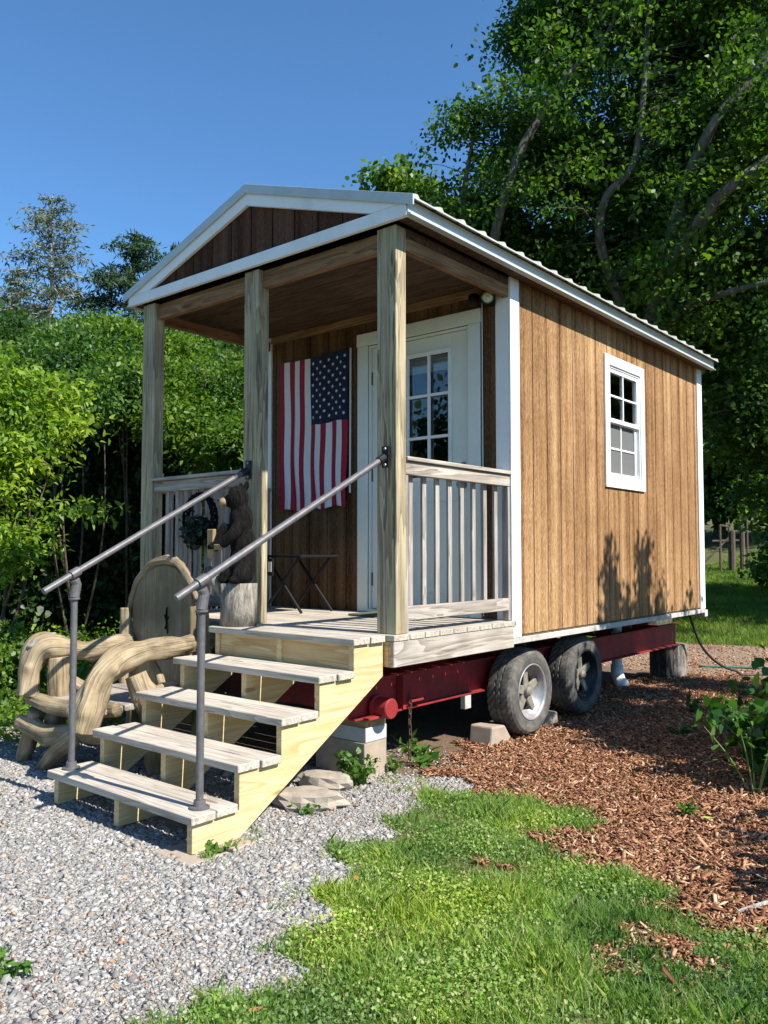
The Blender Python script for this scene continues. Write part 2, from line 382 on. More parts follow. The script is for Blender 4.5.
class MB:
    """collects shapes in world coordinates; build() links them as one mesh object"""
    def __init__(s): s.v = []; s.f = []; s.mi = []; s.uv = {}; s.m = 0

    def add(s, vs, fs, uvs=None):
        b = len(s.v); s.v += [tuple(v) for v in vs]
        for i, f in enumerate(fs):
            if uvs: s.uv[len(s.f)] = uvs[i]
            s.f.append(tuple(b + k for k in f)); s.mi.append(s.m)
        return s

    def box(s, x0, x1, y0, y1, z0, z1):
        vs = [(x, y, z) for x in (x0, x1) for y in (y0, y1) for z in (z0, z1)]
        return s.add(vs, [(0, 1, 3, 2), (4, 6, 7, 5), (0, 4, 5, 1), (2, 3, 7, 6), (0, 2, 6, 4), (1, 5, 7, 3)])

    def obox(s, c, size, mat):
        c = Vector(c); h = [k / 2 for k in size]
        vs = [c + mat @ Vector((x * h[0], y * h[1], z * h[2])) for x in (-1, 1) for y in (-1, 1) for z in (-1, 1)]
        return s.add(vs, [(0, 1, 3, 2), (4, 6, 7, 5), (0, 4, 5, 1), (2, 3, 7, 6), (0, 2, 6, 4), (1, 5, 7, 3)])

    def prism(s, poly, axis, a, b):
        """poly in the two other axes (in x,y,z order), extruded along AXIS from a to b"""
        n = len(poly)
        def p(q, t):
            q = list(q); q.insert('xyz'.index(axis), t); return tuple(q)
        vs = [p(q, a) for q in poly] + [p(q, b) for q in poly]
        fs = [tuple(range(n))[::-1], tuple(range(n, 2 * n))] + [(i, (i + 1) % n, n + (i + 1) % n, n + i) for i in range(n)]
        return s.add(vs, fs)

    def tube(s, pts, rad, n=10, cap=True, wob=0, seed=0, flat=1.0):
        pts = [Vector(p) for p in pts]; k = len(pts)
        if not hasattr(rad, '__len__'): rad = [rad] * k
        rings = []; up = None; L = 0
        uvl = []
        for i, p in enumerate(pts):
            d = (pts[min(i + 1, k - 1)] - pts[max(i - 1, 0)]).normalized()
            if up is None:
                up = Vector((0, 0, 1)) if abs(d.z) < .9 else Vector((1, 0, 0))
            a = (up - d * up.dot(d)).normalized(); b = d.cross(a); up = a
            if i: L += (p - pts[i - 1]).length
            uvl.append(L)
            ring = []
            for j in range(n):
                th = 2 * math.pi * j / n
                r = rad[i]
                if wob: r *= 1 + wob * noise.noise(Vector((math.cos(th) * 1.3 + seed * 9.1, math.sin(th) * 1.3, L * 5 + seed)))
                ring.append(p + (a * math.cos(th) * flat + b * math.sin(th)) * r)
            rings.append(ring)
        vs = [v for r in rings for v in r]; fs = []; uvs = []
        for i in range(k - 1):
            for j in range(n):
                fs.append((i * n + j, i * n + (j + 1) % n, (i + 1) * n + (j + 1) % n, (i + 1) * n + j))
                uvs.append(((j / n, uvl[i]), ((j + 1) / n, uvl[i]), ((j + 1) / n, uvl[i + 1]), (j / n, uvl[i + 1])))
        if cap:
            fs += [tuple(range(n))[::-1], tuple(range((k - 1) * n, k * n))]
            for q in (0, 1): uvs.append([(.5 + .15 * math.cos(2 * math.pi * j / n), .1 * math.sin(2 * math.pi * j / n)) for j in range(n)])
        return s.add(vs, fs, uvs)

    def lathe(s, prof, c, axis='z', n=24, rot=None, caps=True):
        """prof: (radius, height) pairs turned round AXIS at c"""
        vs = []
        for r, h in prof:
            for j in range(n):
                a = 2 * math.pi * j / n
                q = {'z': (r * math.cos(a), r * math.sin(a), h), 'x': (h, r * math.cos(a), r * math.sin(a)), 'y': (r * math.cos(a), h, r * math.sin(a))}[axis]
                q = Vector(q)
                if rot: q = rot @ q
                vs.append(q + Vector(c))
        k = len(prof); fs = [(i * n + j, i * n + (j + 1) % n, (i + 1) * n + (j + 1) % n, (i + 1) * n + j) for i in range(k - 1) for j in range(n)]
        if caps and prof[0][0] > 1e-5: fs.append(tuple(range(n))[::-1])
        if caps and prof[-1][0] > 1e-5: fs.append(tuple(range((k - 1) * n, k * n)))
        return s.add(vs, fs)

    def ball(s, c, r, n=14, k=9, rot=None, bumps=0, seed=0):
        if not hasattr(r, '__len__'): r = (r, r, r)
        vs = []; c = Vector(c)
        for i in range(k + 1):
            ph = math.pi * i / k
            for j in range(n):
                th = 2 * math.pi * j / n
                q = Vector((math.sin(ph) * math.cos(th), math.sin(ph) * math.sin(th), math.cos(ph)))
                if bumps: q = q * (1 + bumps * noise.noise(q * 2.3 + Vector((seed, seed * 2, 0))))
                q = Vector((q.x * r[0], q.y * r[1], q.z * r[2]))
                if rot: q = rot @ q
                vs.append(c + q)
        fs = [(i * n + j, (i + 1) * n + j, (i + 1) * n + (j + 1) % n, i * n + (j + 1) % n) for i in range(k) for j in range(n)]
        return s.add(vs, fs)

    def build(s, name, mats, parent=None, bevel=0, smooth=False, remesh=0, loc=None, label=None, seg=1):
        off = wloc(parent) if parent is not None else Vector(loc or (0, 0, 0))
        me = bpy.data.meshes.new(name)
        me.from_pydata([(v[0] - off[0], v[1] - off[1], v[2] - off[2]) for v in s.v], [], s.f)
        me.polygons.foreach_set('material_index', s.mi)
        if s.uv:
            uvl = me.uv_layers.new(name='UVMap')
            for p in me.polygons:
                u = s.uv.get(p.index)
                if u:
                    for li, q in zip(p.loop_indices, u): uvl.data[li].uv = q
        if smooth: me.polygons.foreach_set('use_smooth', [True] * len(me.polygons))
        me.update()
        o = link(name, me, mats, parent, None if parent is not None else off)
        if label: o['label'] = label
        if remesh:
            r = o.modifiers.new('r', 'REMESH'); r.mode = 'VOXEL'; r.voxel_size = remesh; r.use_smooth_shade = True
            sm = o.modifiers.new('s', 'SMOOTH'); sm.factor = .5; sm.iterations = 3
            dg = bpy.context.evaluated_depsgraph_get(); ev = o.evaluated_get(dg)
            nm = bpy.data.meshes.new_from_object(ev); o.modifiers.clear(); o.data = nm; nm.name = name
        if bevel:
            b = o.modifiers.new('b', 'BEVEL'); b.width = bevel; b.segments = seg; b.limit_method = 'ANGLE'; b.angle_limit = R(40)
            b.harden_normals = False
        return o


def np_mesh(name, V, faces_flat, nper, mats, parent=None, smooth=False, loc=None):
    """fast mesh: V (n,3), faces_flat index array, NPER corners per face"""
    me = bpy.data.meshes.new(name)
    nf = len(faces_flat) // nper
    off = np.array(wloc(parent) if parent is not None else (loc or (0, 0, 0)))
    me.vertices.add(len(V)); me.vertices.foreach_set('co', (V - off).astype(np.float32).ravel())
    me.loops.add(len(faces_flat)); me.loops.foreach_set('vertex_index', faces_flat.astype(np.int32))
    me.polygons.add(nf); me.polygons.foreach_set('loop_start', np.arange(nf, dtype=np.int32) * nper)
    me.polygons.foreach_set('loop_total', np.full(nf, nper, dtype=np.int32))
    if smooth: me.polygons.foreach_set('use_smooth', np.ones(nf, dtype=bool))
    me.update(calc_edges=True)
    return link(name, me, mats, parent, None if parent is not None else Vector(off))


def unit(a): return a / (np.linalg.norm(a, axis=1, keepdims=True) + 1e-9)


def leaf_arrays(P, size, out=None, up=.5, aspect=.5, droop=0.2, wide=1.0, hexa=False):
    """each leaf: a folded kite of four corners at P; OUT biases where it points"""
    n = len(P)
    d = unit(rng.normal(size=(n, 3)) + (out if out is not None else 0) - np.array([0, 0, droop]))
    nn = unit(rng.normal(size=(n, 3)) * .85 + np.array([0, 0, up * 1.5]))
    side = unit(np.cross(d, nn)); nn = np.cross(side, d)
    s = size[:, None]
    fold = nn * s * .12
    if not hexa:
        a = P; b = P + d * s * .45 + side * s * aspect * wide + fold; c = P + d * s; e = P + d * s * .45 - side * s * aspect * wide + fold
        return np.stack([a, b, c, e], 1).reshape(-1, 3)
    w1 = side * s * aspect * .92; w2 = side * s * aspect * .78; dip = nn * s * .10
    return np.stack([P, P + d * s * .24 + w1 + fold, P + d * s * .62 + w2 + fold * .6 - dip * .4, P + d * s - dip, P + d * s * .62 - w2 + fold * .6 - dip * .4, P + d * s * .24 - w1 + fold], 1).reshape(-1, 3)


def leaves(name, P, size, mat, parent, **kw):
    V = leaf_arrays(P, size, hexa=True, **kw)
    return np_mesh(name, V, np.arange(len(V)), 6, mat, parent)


def field(p, s, seed=0):
    """cheap smooth noise for arrays, about -1..1"""
    x, y, z = p[:, 0] * s + seed, p[:, 1] * s + seed * 1.7, p[:, 2] * s + seed * .6
    return (np.sin(x * 1.3 + 1.7 * np.sin(y * .9)) + np.sin(y * 1.7 + 1.3 * np.sin(z * 1.1)) + np.sin(z * 1.5 + 1.9 * np.sin(x * .7))) / 3


def crown_points(lobes, n_cl, per, cl_r, shell=.55, gap=-.35, seed=0, flat=.6, fs=1.1):
    """leaf places: clumps inside a union of lobes, thinned where a noise field is low"""
    lob = [(np.array(c, float), np.array(r if hasattr(r, '__len__') else (r, r, r), float)) for c, r in lobes]
    vol = np.array([np.prod(r) ** .75 for _, r in lob]); vol /= vol.sum()
    cs = []
    while len(cs) < n_cl:
        c, r = lob[rng.choice(len(lob), p=vol)]
        d = rng.normal(size=3); d /= np.linalg.norm(d)
        q = c + d * r * (rng.random() ** shell)
        if field(q[None], fs, seed)[0] > gap: cs.append(q)
    cs = np.array(cs)
    rr = cl_r * (0.5 + 1.1 * rng.random(len(cs)))
    cnt = np.maximum(6, (per * (rr / cl_r) ** 1.5 * .95).astype(int)); idx = np.repeat(np.arange(len(cs)), cnt)
    g = np.clip(rng.normal(size=(len(idx), 3)) * .5, -.85, .85)
    # each spray is stretched along its own twig and dips at the tip
    tw = unit(rng.normal(size=(len(cs), 3)) * np.array([1, 1, .35])); al = (g * tw[idx]).sum(1)
    P = cs[idx] + (g * np.array([1, 1, flat]) + tw[idx] * al[:, None] * .9 - np.array([0, 0, .35]) * (al ** 2)[:, None]) * rr[idx][:, None]
    return cs, P, unit(g) * .8


def branches(b, cs, limbs, r0=.022, frac=1.0, seed=0, maxlen=2.2):
    """a thin curved branch from the nearest limb point to each clump"""
    L = np.array([list(p) for p in limbs])
    for c in cs:
        if rng.random() > frac: continue
        d = np.linalg.norm(L - c, axis=1); d = d + np.maximum(0, L[:, 2] - c[2]) * 1.2
        a = Vector(L[d.argmin()]); e = Vector(c)
        if (e - a).length > maxlen: continue
        mid = (a + e) / 2 + Vector((0, 0, (e - a).length * .12)) + Vector(rng.normal(size=3) * .06 * (e - a).length)
        ln = (e - a).length
        b.tube([a, mid, e], [r0 * (.5 + ln * .35), r0 * .6 * (.5 + ln * .25), r0 * .25], 5, cap=False)


def spline(pts, rad, k=6):
    """smooth a polyline (Catmull-Rom)"""
    P = [Vector(p) for p in pts]; n = len(P); o = []; ro = []
    for i in range(n - 1):
        p0, p1, p2, p3 = P[max(i - 1, 0)], P[i], P[i + 1], P[min(i + 2, n - 1)]
        for j in range(k):
            t = j / k
            o.append(.5 * ((2 * p1) + (p2 - p0) * t + (2 * p0 - 5 * p1 + 4 * p2 - p3) * t * t + (3 * p1 - p0 - 3 * p2 + p3) * t ** 3))
            ro.append(rad[i] * (1 - t) + rad[i + 1] * t)
    o.append(P[-1]); ro.append(rad[-1])
    return o, ro


# ------------------------------------------------------------------ world, sun, camera
SUN = Vector((1.0, 0.05, 1.03)).normalized()
el = math.asin(SUN.z); az = math.atan2(SUN.x, SUN.y)
w = bpy.data.worlds.new('World'); scn.world = w; w.use_nodes = True
t = w.node_tree; t.nodes.clear()
sky = t.nodes.new('ShaderNodeTexSky'); sky.sky_type = 'NISHITA'; sky.sun_disc = False
sky.sun_elevation = el; sky.sun_rotation = az; sky.altitude = 600; sky.air_density = 1.0; sky.dust_density = .2; sky.ozone_density = 3.0
bg = t.nodes.new('ShaderNodeBackground'); bg.inputs[1].default_value = .086
wo = t.nodes.new('ShaderNodeOutputWorld'); tint = mix(t, sky.outputs[0], (.74, 1.09, 1.30), 1.0, 'MULTIPLY'); t.links.new(tint, bg.inputs[0]); t.links.new(bg.outputs[0], wo.inputs[0])
sl = bpy.data.lights.new('sun', 'SUN'); sl.energy = 5.0; sl.angle = R(.53); sl.color = (1, .95, .87)
so = bpy.data.objects.new('sun', sl); COL.objects.link(so); so.rotation_euler = SUN.to_track_quat('Z', 'Y').to_euler(); so.location = (20, 0, 20)
cd = bpy.data.cameras.new('camera'); co = bpy.data.objects.new('camera', cd); COL.objects.link(co)
co.location = CAM; co.rotation_euler = (R(90) + PIT, 0, -YAW); cd.sensor_fit = 'VERTICAL'; cd.sensor_height = 32; cd.lens = 825.03 / 1024 * 32
cd.clip_start = .05; cd.clip_end = 800; scn.camera = co
scn.view_settings.view_transform = 'Standard'; scn.view_settings.look = 'None'; scn.view_settings.exposure = 0.88; scn.view_settings.gamma = 1
scn.cycles.max_bounces = 7; scn.cycles.transparent_max_bounces = 12; scn.cycles.diffuse_bounces = 3
scn.cycles.use_denoising = True
try: scn.cycles.denoiser = 'OPENIMAGEDENOISE'
except Exception: pass

# ------------------------------------------------------------------ ground regions
P_GRASS = [(3.15, -4.5), (3.2, -2.6), (3.33, -2.1), (3.47, -1.79), (3.30, -1.64), (3.14, -1.27), (2.92, -.94), (2.76, -.5), (2.69, -.03), (2.75, .2), (3.15, .36),
           (3.54, .07), (3.45, -.22), (3.71, -.28), (4.08, -.50), (4.28, -.52), (4.60, -.70), (5.2, -1.2), (6.5, -2), (7.5, -4.5)]
P_GRAVEL = [(-1.6, -.55), (-.3, -.1), (2.05, .12), (2.5, .36), (2.85, .26), (2.9, -.3), (3.2, -1), (3.5, -1.7), (3.5, -2.6), (3.5, -5), (-4.5, -5), (-4.5, -1.4)]
P_MULCH = [(2.25, .75), (2.5, .32), (2.9, .12), (3.7, -.45), (4.3, -.8), (5.4, -1.6), (8, -2.6), (8, 4.6), (4.5, 5.4), (2.0, 5.35), (1.6, 3.4), (2.0, 1.9)]
HOLES = [((4.27, -.90), (.20, .12)), ((3.62, -.08), (.08, .05)), ((3.40, -.62), (.05, .03)), ((4.42, -1.08), (.06, .06))]


def inpoly(x, y, poly):
    ins = np.zeros(len(x), bool); j = len(poly) - 1
    for i in range(len(poly)):
        xi, yi = poly[i]; xj, yj = poly[j]
        c = ((yi > y) != (yj > y)) & (x < (xj - xi) * (y - yi) / (yj - yi + 1e-12) + xi)
        ins ^= c; j = i
    return ins


def regions(x, y, amp=.07):
    jx = x + amp * (np.sin(y * 9 + 3 * np.sin(x * 5)) * .5 + np.sin(y * 31 + x * 17) * .35 + np.sin(y * 13 - x * 7 + 1) * .4)
    jy = y + amp * (np.sin(x * 8 + 3 * np.sin(y * 6)) * .5 + np.sin(x * 27 - y * 19) * .35 + np.sin(x * 15 + y * 5 + 2) * .4)
    if amp > .05: jx = jx + rng.normal(0, .035, x.shape); jy = jy + rng.normal(0, .035, x.shape)
    g = inpoly(jx, jy, P_GRASS); gv = inpoly(jx, jy, P_GRAVEL); mu = inpoly(jx, jy, P_MULCH)
    for (cx, cy), (rx, ry) in HOLES:
        h = ((jx - cx) / rx) ** 2 + ((jy - cy) / ry) ** 2 < 1
        mu |= h & g; g &= ~h
    gv &= ~g; mu &= ~g & ~gv
    # gritty path behind the cabin, lawn beyond it
    s = jy - (6.6 + .1 * jx)
    path = (s > -1.4) & (s < 1.6) & ~mu & (jx > -2)
    lawn = ((s >= 1.6) | (jx < -4.5)) & ~gv & ~mu & ~g
    front_lawn = (jy < -5) & ~gv
    return gv, mu, path, g | lawn | front_lawn


def cluster_axis(a, b, near0, near1, fine, coarse_n):
    lo = near0 - (near0 - a) * (np.linspace(1, 0, coarse_n, endpoint=False) ** 2.2)
    hi = near1 + (b - near1) * (np.linspace(0, 1, coarse_n + 1)[1:] ** 2.2)
    return np.concatenate([lo, np.arange(near0, near1 + 1e-6, fine), hi])


gx = cluster_axis(-260, 260, -4, 8, .075, 40); gy = cluster_axis(-260, 320, -4.6, 9, .075, 50)
X, Y = np.meshgrid(gx, gy); xf, yf = X.ravel(), Y.ravel()
bz = np.array([noise.noise(Vector((a * 1.1, b * 1.1, 0))) * .03 + noise.noise(Vector((a * 5, b * 5, 3))) * .012 if (-4 < a < 8 and -4.6 < b < 9) else 0 for a, b in zip(xf, yf)])
flat_k = np.clip((np.abs(xf - 1.8) - 1.3) / 1.2, 0, 1)      # keep it level under cabin and steps
flat_k = np.maximum(flat_k, np.clip((-yf - 1.6) / 1, 0, 1))
zf = GZ + np.minimum(rise(xf, yf), 9) + bz * flat_k - .006
nx, ny = len(gx), len(gy)
i0 = (np.arange(ny - 1)[:, None] * nx + np.arange(nx - 1)[None]).ravel()
faces = np.stack([i0, i0 + 1, i0 + nx + 1, i0 + nx], 1).ravel()
go = np_mesh('ground', np.stack([xf, yf, zf], 1), faces, 4, 'ground', smooth=True)
props(go, 'soil and turf ground running back to the trees', 'ground', kind='structure')
gv, mu, pa, gs = regions(xf, yf, .03)
for nm, a in (('w_gravel', gv), ('w_mulch', mu), ('w_path', pa), ('w_grass', gs)):
    at = go.data.attributes.new(nm, 'FLOAT', 'POINT'); at.data.foreach_set('value', a.astype(np.float32))


def gheight(x, y):
    ix = np.clip(np.searchsorted(gx, x) - 1, 0, nx - 2); iy = np.clip(np.searchsorted(gy, y) - 1, 0, ny - 2)
    tx = (x - gx[ix]) / (gx[ix + 1] - gx[ix]); ty = (y - gy[iy]) / (gy[iy + 1] - gy[iy])
    Z = zf.reshape(ny, nx)
    return Z[iy, ix] * (1 - tx) * (1 - ty) + Z[iy, ix + 1] * tx * (1 - ty) + Z[iy + 1, ix] * (1 - tx) * ty + Z[iy + 1, ix + 1] * tx * ty


def gh(x, y): return float(gheight(np.array([x]), np.array([y]))[0])


def inview(x, y, margin=.08):
    dx, dy = x - CAM[0], y - CAM[1]
    f = dx * F[0] + dy * F[1]; r = dx * RT[0] + dy * RT[1]
    return (f > 1.2) & (np.abs(r) < f * (.4655 + margin) + .3), f


def scatter(n, x0, x1, y0, y1, which, amp=.09, dens=2.2):
    x = rng.uniform(x0, x1, n); y = rng.uniform(y0, y1, n)
    ok, f = inview(x, y)
    reg = regions(x, y, amp)
    ok &= reg[which] & (rng.random(n) < np.clip((dens / np.maximum(f, .5)) ** 1.3, 0, 1))
    return x[ok], y[ok], f[ok]


def rots(n):
    q = rng.normal(size=(n, 4)); q /= np.linalg.norm(q, axis=1, keepdims=True); a, b, c, d = q.T
    return np.stack([np.stack([1 - 2 * (c * c + d * d), 2 * (b * c - a * d), 2 * (b * d + a * c)], 1),
                     np.stack([2 * (b * c + a * d), 1 - 2 * (b * b + d * d), 2 * (c * d - a * b)], 1),
                     np.stack([2 * (b * d - a * c), 2 * (c * d + a * b), 1 - 2 * (b * b + c * c)], 1)], 1)


# gravel stones
OCT = np.array([(1, 0, 0), (-1, 0, 0), (0, 1, 0), (0, -1, 0), (0, 0, 1), (0, 0, -1)], float)
OCT8 = np.array([(x, y, z) for x in (-1, 1) for y in (-1, 1) for z in (-1, 1)], float) * .62
CUBEF = np.array([(0, 1, 3, 2), (4, 6, 7, 5), (0, 4, 5, 1), (2, 3, 7, 6), (0, 2, 6, 4), (1, 5, 7, 3)])
OCTF = np.array([(0, 2, 4), (2, 1, 4), (1, 3, 4), (3, 0, 4), (2, 0, 5), (1, 2, 5), (3, 1, 5), (0, 3, 5)])


def stones(name, x, y, size, mat, label, sink=.25, flat=.6):
    n = len(x); z = gheight(x, y)
    sh = OCT8[None] * rng.uniform(.35, 1.3, (n, 8, 3)) * rng.uniform(.35, 1.35, (n, 1, 3))
    V = np.einsum('nij,nkj->nki', rots(n), sh) * size[:, None, None]
    V[:, :, 2] *= flat
    V += np.stack([x, y, z + size * (.5 - sink) * flat], 1)[:, None]
    Fc = (CUBEF[None] + (np.arange(n) * 8)[:, None, None]).ravel()
    o = np_mesh(name, V.reshape(-1, 3), Fc, 4, mat); props(o, label, 'gravel', kind='stuff'); return o


x, y, f = scatter(1050000, -4.4, 3.8, -3.2, .6, 0, .10, 3.6)
gk = field(np.stack([x, y, 0 * x], 1), 2.3, 4); sz = (rng.gamma(1.5, .0036, len(x)) + .0038) * (1 + .3 * gk) * .84; sz = np.minimum(sz, .028)
stones('gravel', x, y, sz, 'gravel', 'crushed pale grey stone spread before the steps')
x, y, f = scatter(26000, -2, 8, 4.9, 9.6, 2, .1, 9)
o = stones('path_gravel', x, y, rng.uniform(.008, .022, len(x)), 'mulch', 'brown grit on the track behind the cabin')
# a few gravel stones strayed onto soil, mulch edge and under the beam
x = rng.uniform(1.4, 3.1, 1500); y = rng.uniform(.1, .9, 1500)
stones('stray_pebbles', x, y, rng.uniform(.006, .016, 1500), 'gravel', 'loose pebbles strewn on the soil beside the blocks')

x, y, f = scatter(9000, -3, 3.8, -3.2, .4, 0, .1, 3.6); kk = field(np.stack([x, y, 0 * x], 1), 2.1, 8) > .25; x, y = x[kk], y[kk]
V = leaf_arrays(np.stack([x, y, gheight(x, y) + .012], 1), rng.uniform(.008, .03, len(x)), up=2, aspect=.2, droop=0)
o = np_mesh('leaf_litter', V, np.arange(len(V)), 4, 'mulch'); props(o, 'brown leaf scraps blown over the gravel', 'leaf litter', kind='stuff')
# bark mulch: splintered chips lying every way
x, y, f = scatter(480000, 1.5, 7, -1.5, 5.6, 1, .12, 3.6)
n = len(x); z = gheight(x, y)
Lc = rng.gamma(1.7, .009, n) + .009; Lc = np.minimum(Lc, .09); Wc = Lc * rng.uniform(.08, .30, n) + .0015
sh = OCT8[None] / .62 * rng.uniform(.6, 1.15, (n, 8, 3))
sh[:, :, 0] *= Lc[:, None] * .5; sh[:, :, 1] *= Wc[:, None] * .5; sh[:, :, 2] *= .0022
yaw = rng.uniform(0, 2 * np.pi, n); pit = rng.normal(0, .28, n); cy, sy, cp, sp = np.cos(yaw), np.sin(yaw), np.cos(pit), np.sin(pit)
A = np.stack([np.stack([cy * cp, -sy, -cy * sp], 1), np.stack([sy * cp, cy, -sy * sp], 1), np.stack([sp, 0 * sp, cp], 1)], 1)
V = np.einsum('nij,nkj->nki', A, sh) + np.stack([x, y, z + .004 + np.abs(sp) * Lc * .35 + rng.uniform(0, .014, n)], 1)[:, None]
o = np_mesh('bark_mulch', V.reshape(-1, 3), (CUBEF[None] + (np.arange(n) * 8)[:, None, None]).ravel(), 4, 'mulch')
props(o, 'reddish brown bark mulch spread along the cabin side', 'mulch', kind='stuff')


# grass: bent blades in tufts plus small clover-like leaves
def blades(name, x, y, h, wd, mat, parent=None, lean=.5, seg=2):
    n = len(x); z = gheight(x, y) - .004
    a = rng.uniform(0, 2 * np.pi, n); d = np.stack([np.cos(a), np.sin(a), 0 * a], 1)
    ph = rng.uniform(0, 2 * np.pi, n); s = np.stack([np.cos(ph), np.sin(ph), 0 * a], 1) * wd[:, None]
    ln = rng.uniform(.1, 1, n)[:, None] * lean * h[:, None]
    b = np.stack([x, y, z], 1); H = np.array([0, 0, 1.]) * h[:, None]
    m1 = b + H * .55 + d * ln * .35; tip = b + H * (.92) + d * ln
    V = np.stack([b - s, b + s, m1 + s * .8, tip, m1 - s * .8], 1).reshape(-1, 3)
    i = np.arange(n)[:, None] * 5
    return np_mesh(name, V, (i + np.array([0, 1, 2, 3, 4])).ravel(), 5, mat, parent)


x, y, f = scatter(330000, 2.4, 6.2, -3.0, .7, 3, .11, 3.3)
k = field(np.stack([x, y, 0 * x], 1), 3.1, 2)
k2 = field(np.stack([x, y, 0 * x], 1), 9.3, 5); hh = (.018 + .026 * rng.random(len(x)) + .03 * np.clip(k, 0, 1) + .026 * np.clip(k2, -.3, 1))
keep = rng.random(len(x)) < .68 + .55 * k + .4 * k2
g1 = blades('grass', x[keep], y[keep], hh[keep] * rng.uniform(.7, 1.5, keep.sum()), rng.uniform(.0012, .0026, keep.sum()), 'grass', lean=.9)
props(g1, 'short bright green weedy grass in the foreground', 'grass', kind='stuff')
x, y, f = scatter(260000, 2.4, 6.2, -3.0, .7, 3, .11, 3.3)
z = gheight(x, y); n = len(x)
kk = field(np.stack([x, y, 0 * x], 1), 7.0, 9); Pn = np.stack([x, y, z + rng.uniform(.004, .03, n) + .016 * np.clip(kk, 0, 1)], 1); kp = rng.random(n) < .5 + .8 * kk; Pn = Pn[kp]; n = len(Pn)
V = leaf_arrays(Pn, rng.uniform(.007, .018, n), up=1.3, aspect=.42, droop=0)
o = np_mesh('clover', V, np.arange(len(V)), 4, 'grass'); props(o, 'small round-leaved clover growing among the foreground grass', 'clover', kind='stuff')
# thin grass tufts straying over mulch, gravel and soil
cx = rng.uniform(2.1, 4.6, 60); cyy = rng.uniform(-1.6, .9, 60)
cx[:8] = rng.uniform(1.9, 2.5, 8); cyy[:8] = rng.uniform(.0, .5, 8); cx[8:14] = rng.uniform(2.3, 2.45, 6); cyy[8:14] = rng.uniform(-1.3, -.9, 6)
idx = np.repeat(np.arange(60), 26); x = cx[idx] + rng.normal(0, .022, len(idx)); y = cyy[idx] + rng.normal(0, .022, len(idx))
o = blades('grass_sprigs', x, y, rng.uniform(.015, .05, len(x)), rng.uniform(.001, .002, len(x)), 'grass', lean=1.0)
props(o, 'thin grass sprigs coming up through mulch and gravel', 'grass', kind='stuff')
# lawn behind
x = rng.uniform(-3, 12, 400000); y = rng.uniform(7.5, 34, 400000); ok, f = inview(x, y)
ok &= regions(x, y)[3] & (rng.random(len(x)) < np.clip((14 / f) ** 1.0, 0, 1)); x, y, f = x[ok], y[ok], f[ok]
o = blades('lawn_grass', x, y, rng.uniform(.04, .10, len(x)), rng.uniform(.003, .006, len(x)) * f / 12, 'lawn', lean=.8)
props(o, 'mown lawn sloping up behind the cabin', 'grass', kind='stuff')
# undergrowth at the foot of the left shrubs
x = rng.uniform(-7, .2, 60000); y = rng.uniform(-2.6, 3.5, 60000)
ok = (y > -.75 + .25 * x + .35 * np.sin(x * 3)) & (y < 3.4) | (x < -3.2); ok &= (rng.random(len(x)) < .8) & ~((x > -.2) & (y > -.2))
x, y = x[ok], y[ok]; n = len(x)
Pn = np.stack([x, y, gheight(x, y) + rng.gamma(2, .06, n)], 1)
V = leaf_arrays(Pn, rng.uniform(.03, .07, n), up=1.0, aspect=.36, droop=0)
o = np_mesh('undergrowth', V, np.arange(len(V)), 4, 'shrub_leaf'); props(o, 'low leafy undergrowth along the left edge of the gravel', 'undergrowth', kind='stuff')

# ------------------------------------------------------------------ the cabin
W, PD, L = 2.44, 1.245, 4.98
cab = empty('cabin', (1.22, 2.5, -.28), 'small brown wooden cabin with gabled porch standing on a red trailer', 'cabin')


def siding(axis, at, a0, a1, z0, z1, holes=(), out=1, z1f=None, pitch=.2032, depth=.007, start=0.0):
    """a grooved sheet: runs along AXIS from a0 to a1, its face at AT, facing OUT"""
    b = MB(); gwid = .009
    pts = [(a0, 0)]
    s = a0 + start
    while s < a1 - .02:
        if s > a0 + .02: pts += [(s - gwid / 2, 0), (s - gwid / 3, 1), (s + gwid / 3, 1), (s + gwid / 2, 0)]
        s += pitch
    pts.append((a1, 0))
    for h in holes: pts += [(h[0], None), (h[1], None)]
    pts.sort(key=lambda p: p[0]); q = []; last = 0
    for p, d in pts:
        if d is None: d = last
        q.append((p, d)); last = d
    def P(s, d, z):
        o = at - out * d * depth
        return (o, s, z) if axis == 'y' else (s, o, z)
    for (s0, d0), (s1, d1) in zip(q, q[1:]):
        if s1 - s0 < 1e-6: continue
        mid = (s0 + s1) / 2; rg = [(z0, z1)]
        for h in holes:
            if h[0] - 1e-6 < mid < h[1] + 1e-6: rg = [r for r in ((z0, h[2]), (h[3], z1)) if r[1] - r[0] > .01]
        for za, zb in rg:
            zt0 = zb if z1f is None or zb < z1 else z1f(s0); zt1 = zb if z1f is None or zb < z1 else z1f(s1)
            b.add([P(s0, d0, za), P(s1, d1, za), P(s1, d1, zt1), P(s0, d0, zt0)], [(0, 1, 2, 3)])
    return b


WIN = (2.775, 3.425, 1.06, 2.0)       # y0,y1,z0,z1 hole
DOOR = (1.165, 2.095, 0.0, 2.055)
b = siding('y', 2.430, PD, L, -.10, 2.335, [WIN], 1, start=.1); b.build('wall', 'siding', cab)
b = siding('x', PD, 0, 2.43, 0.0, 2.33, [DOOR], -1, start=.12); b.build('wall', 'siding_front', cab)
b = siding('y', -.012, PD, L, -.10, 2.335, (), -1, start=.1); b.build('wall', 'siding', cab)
b = siding('x', L, -.012, 2.430, -.10, 2.335, (), 1, z1f=lambda s: 2.335 + .318 * (1.22 - abs(s - 1.22))); b.build('wall', 'siding', cab)
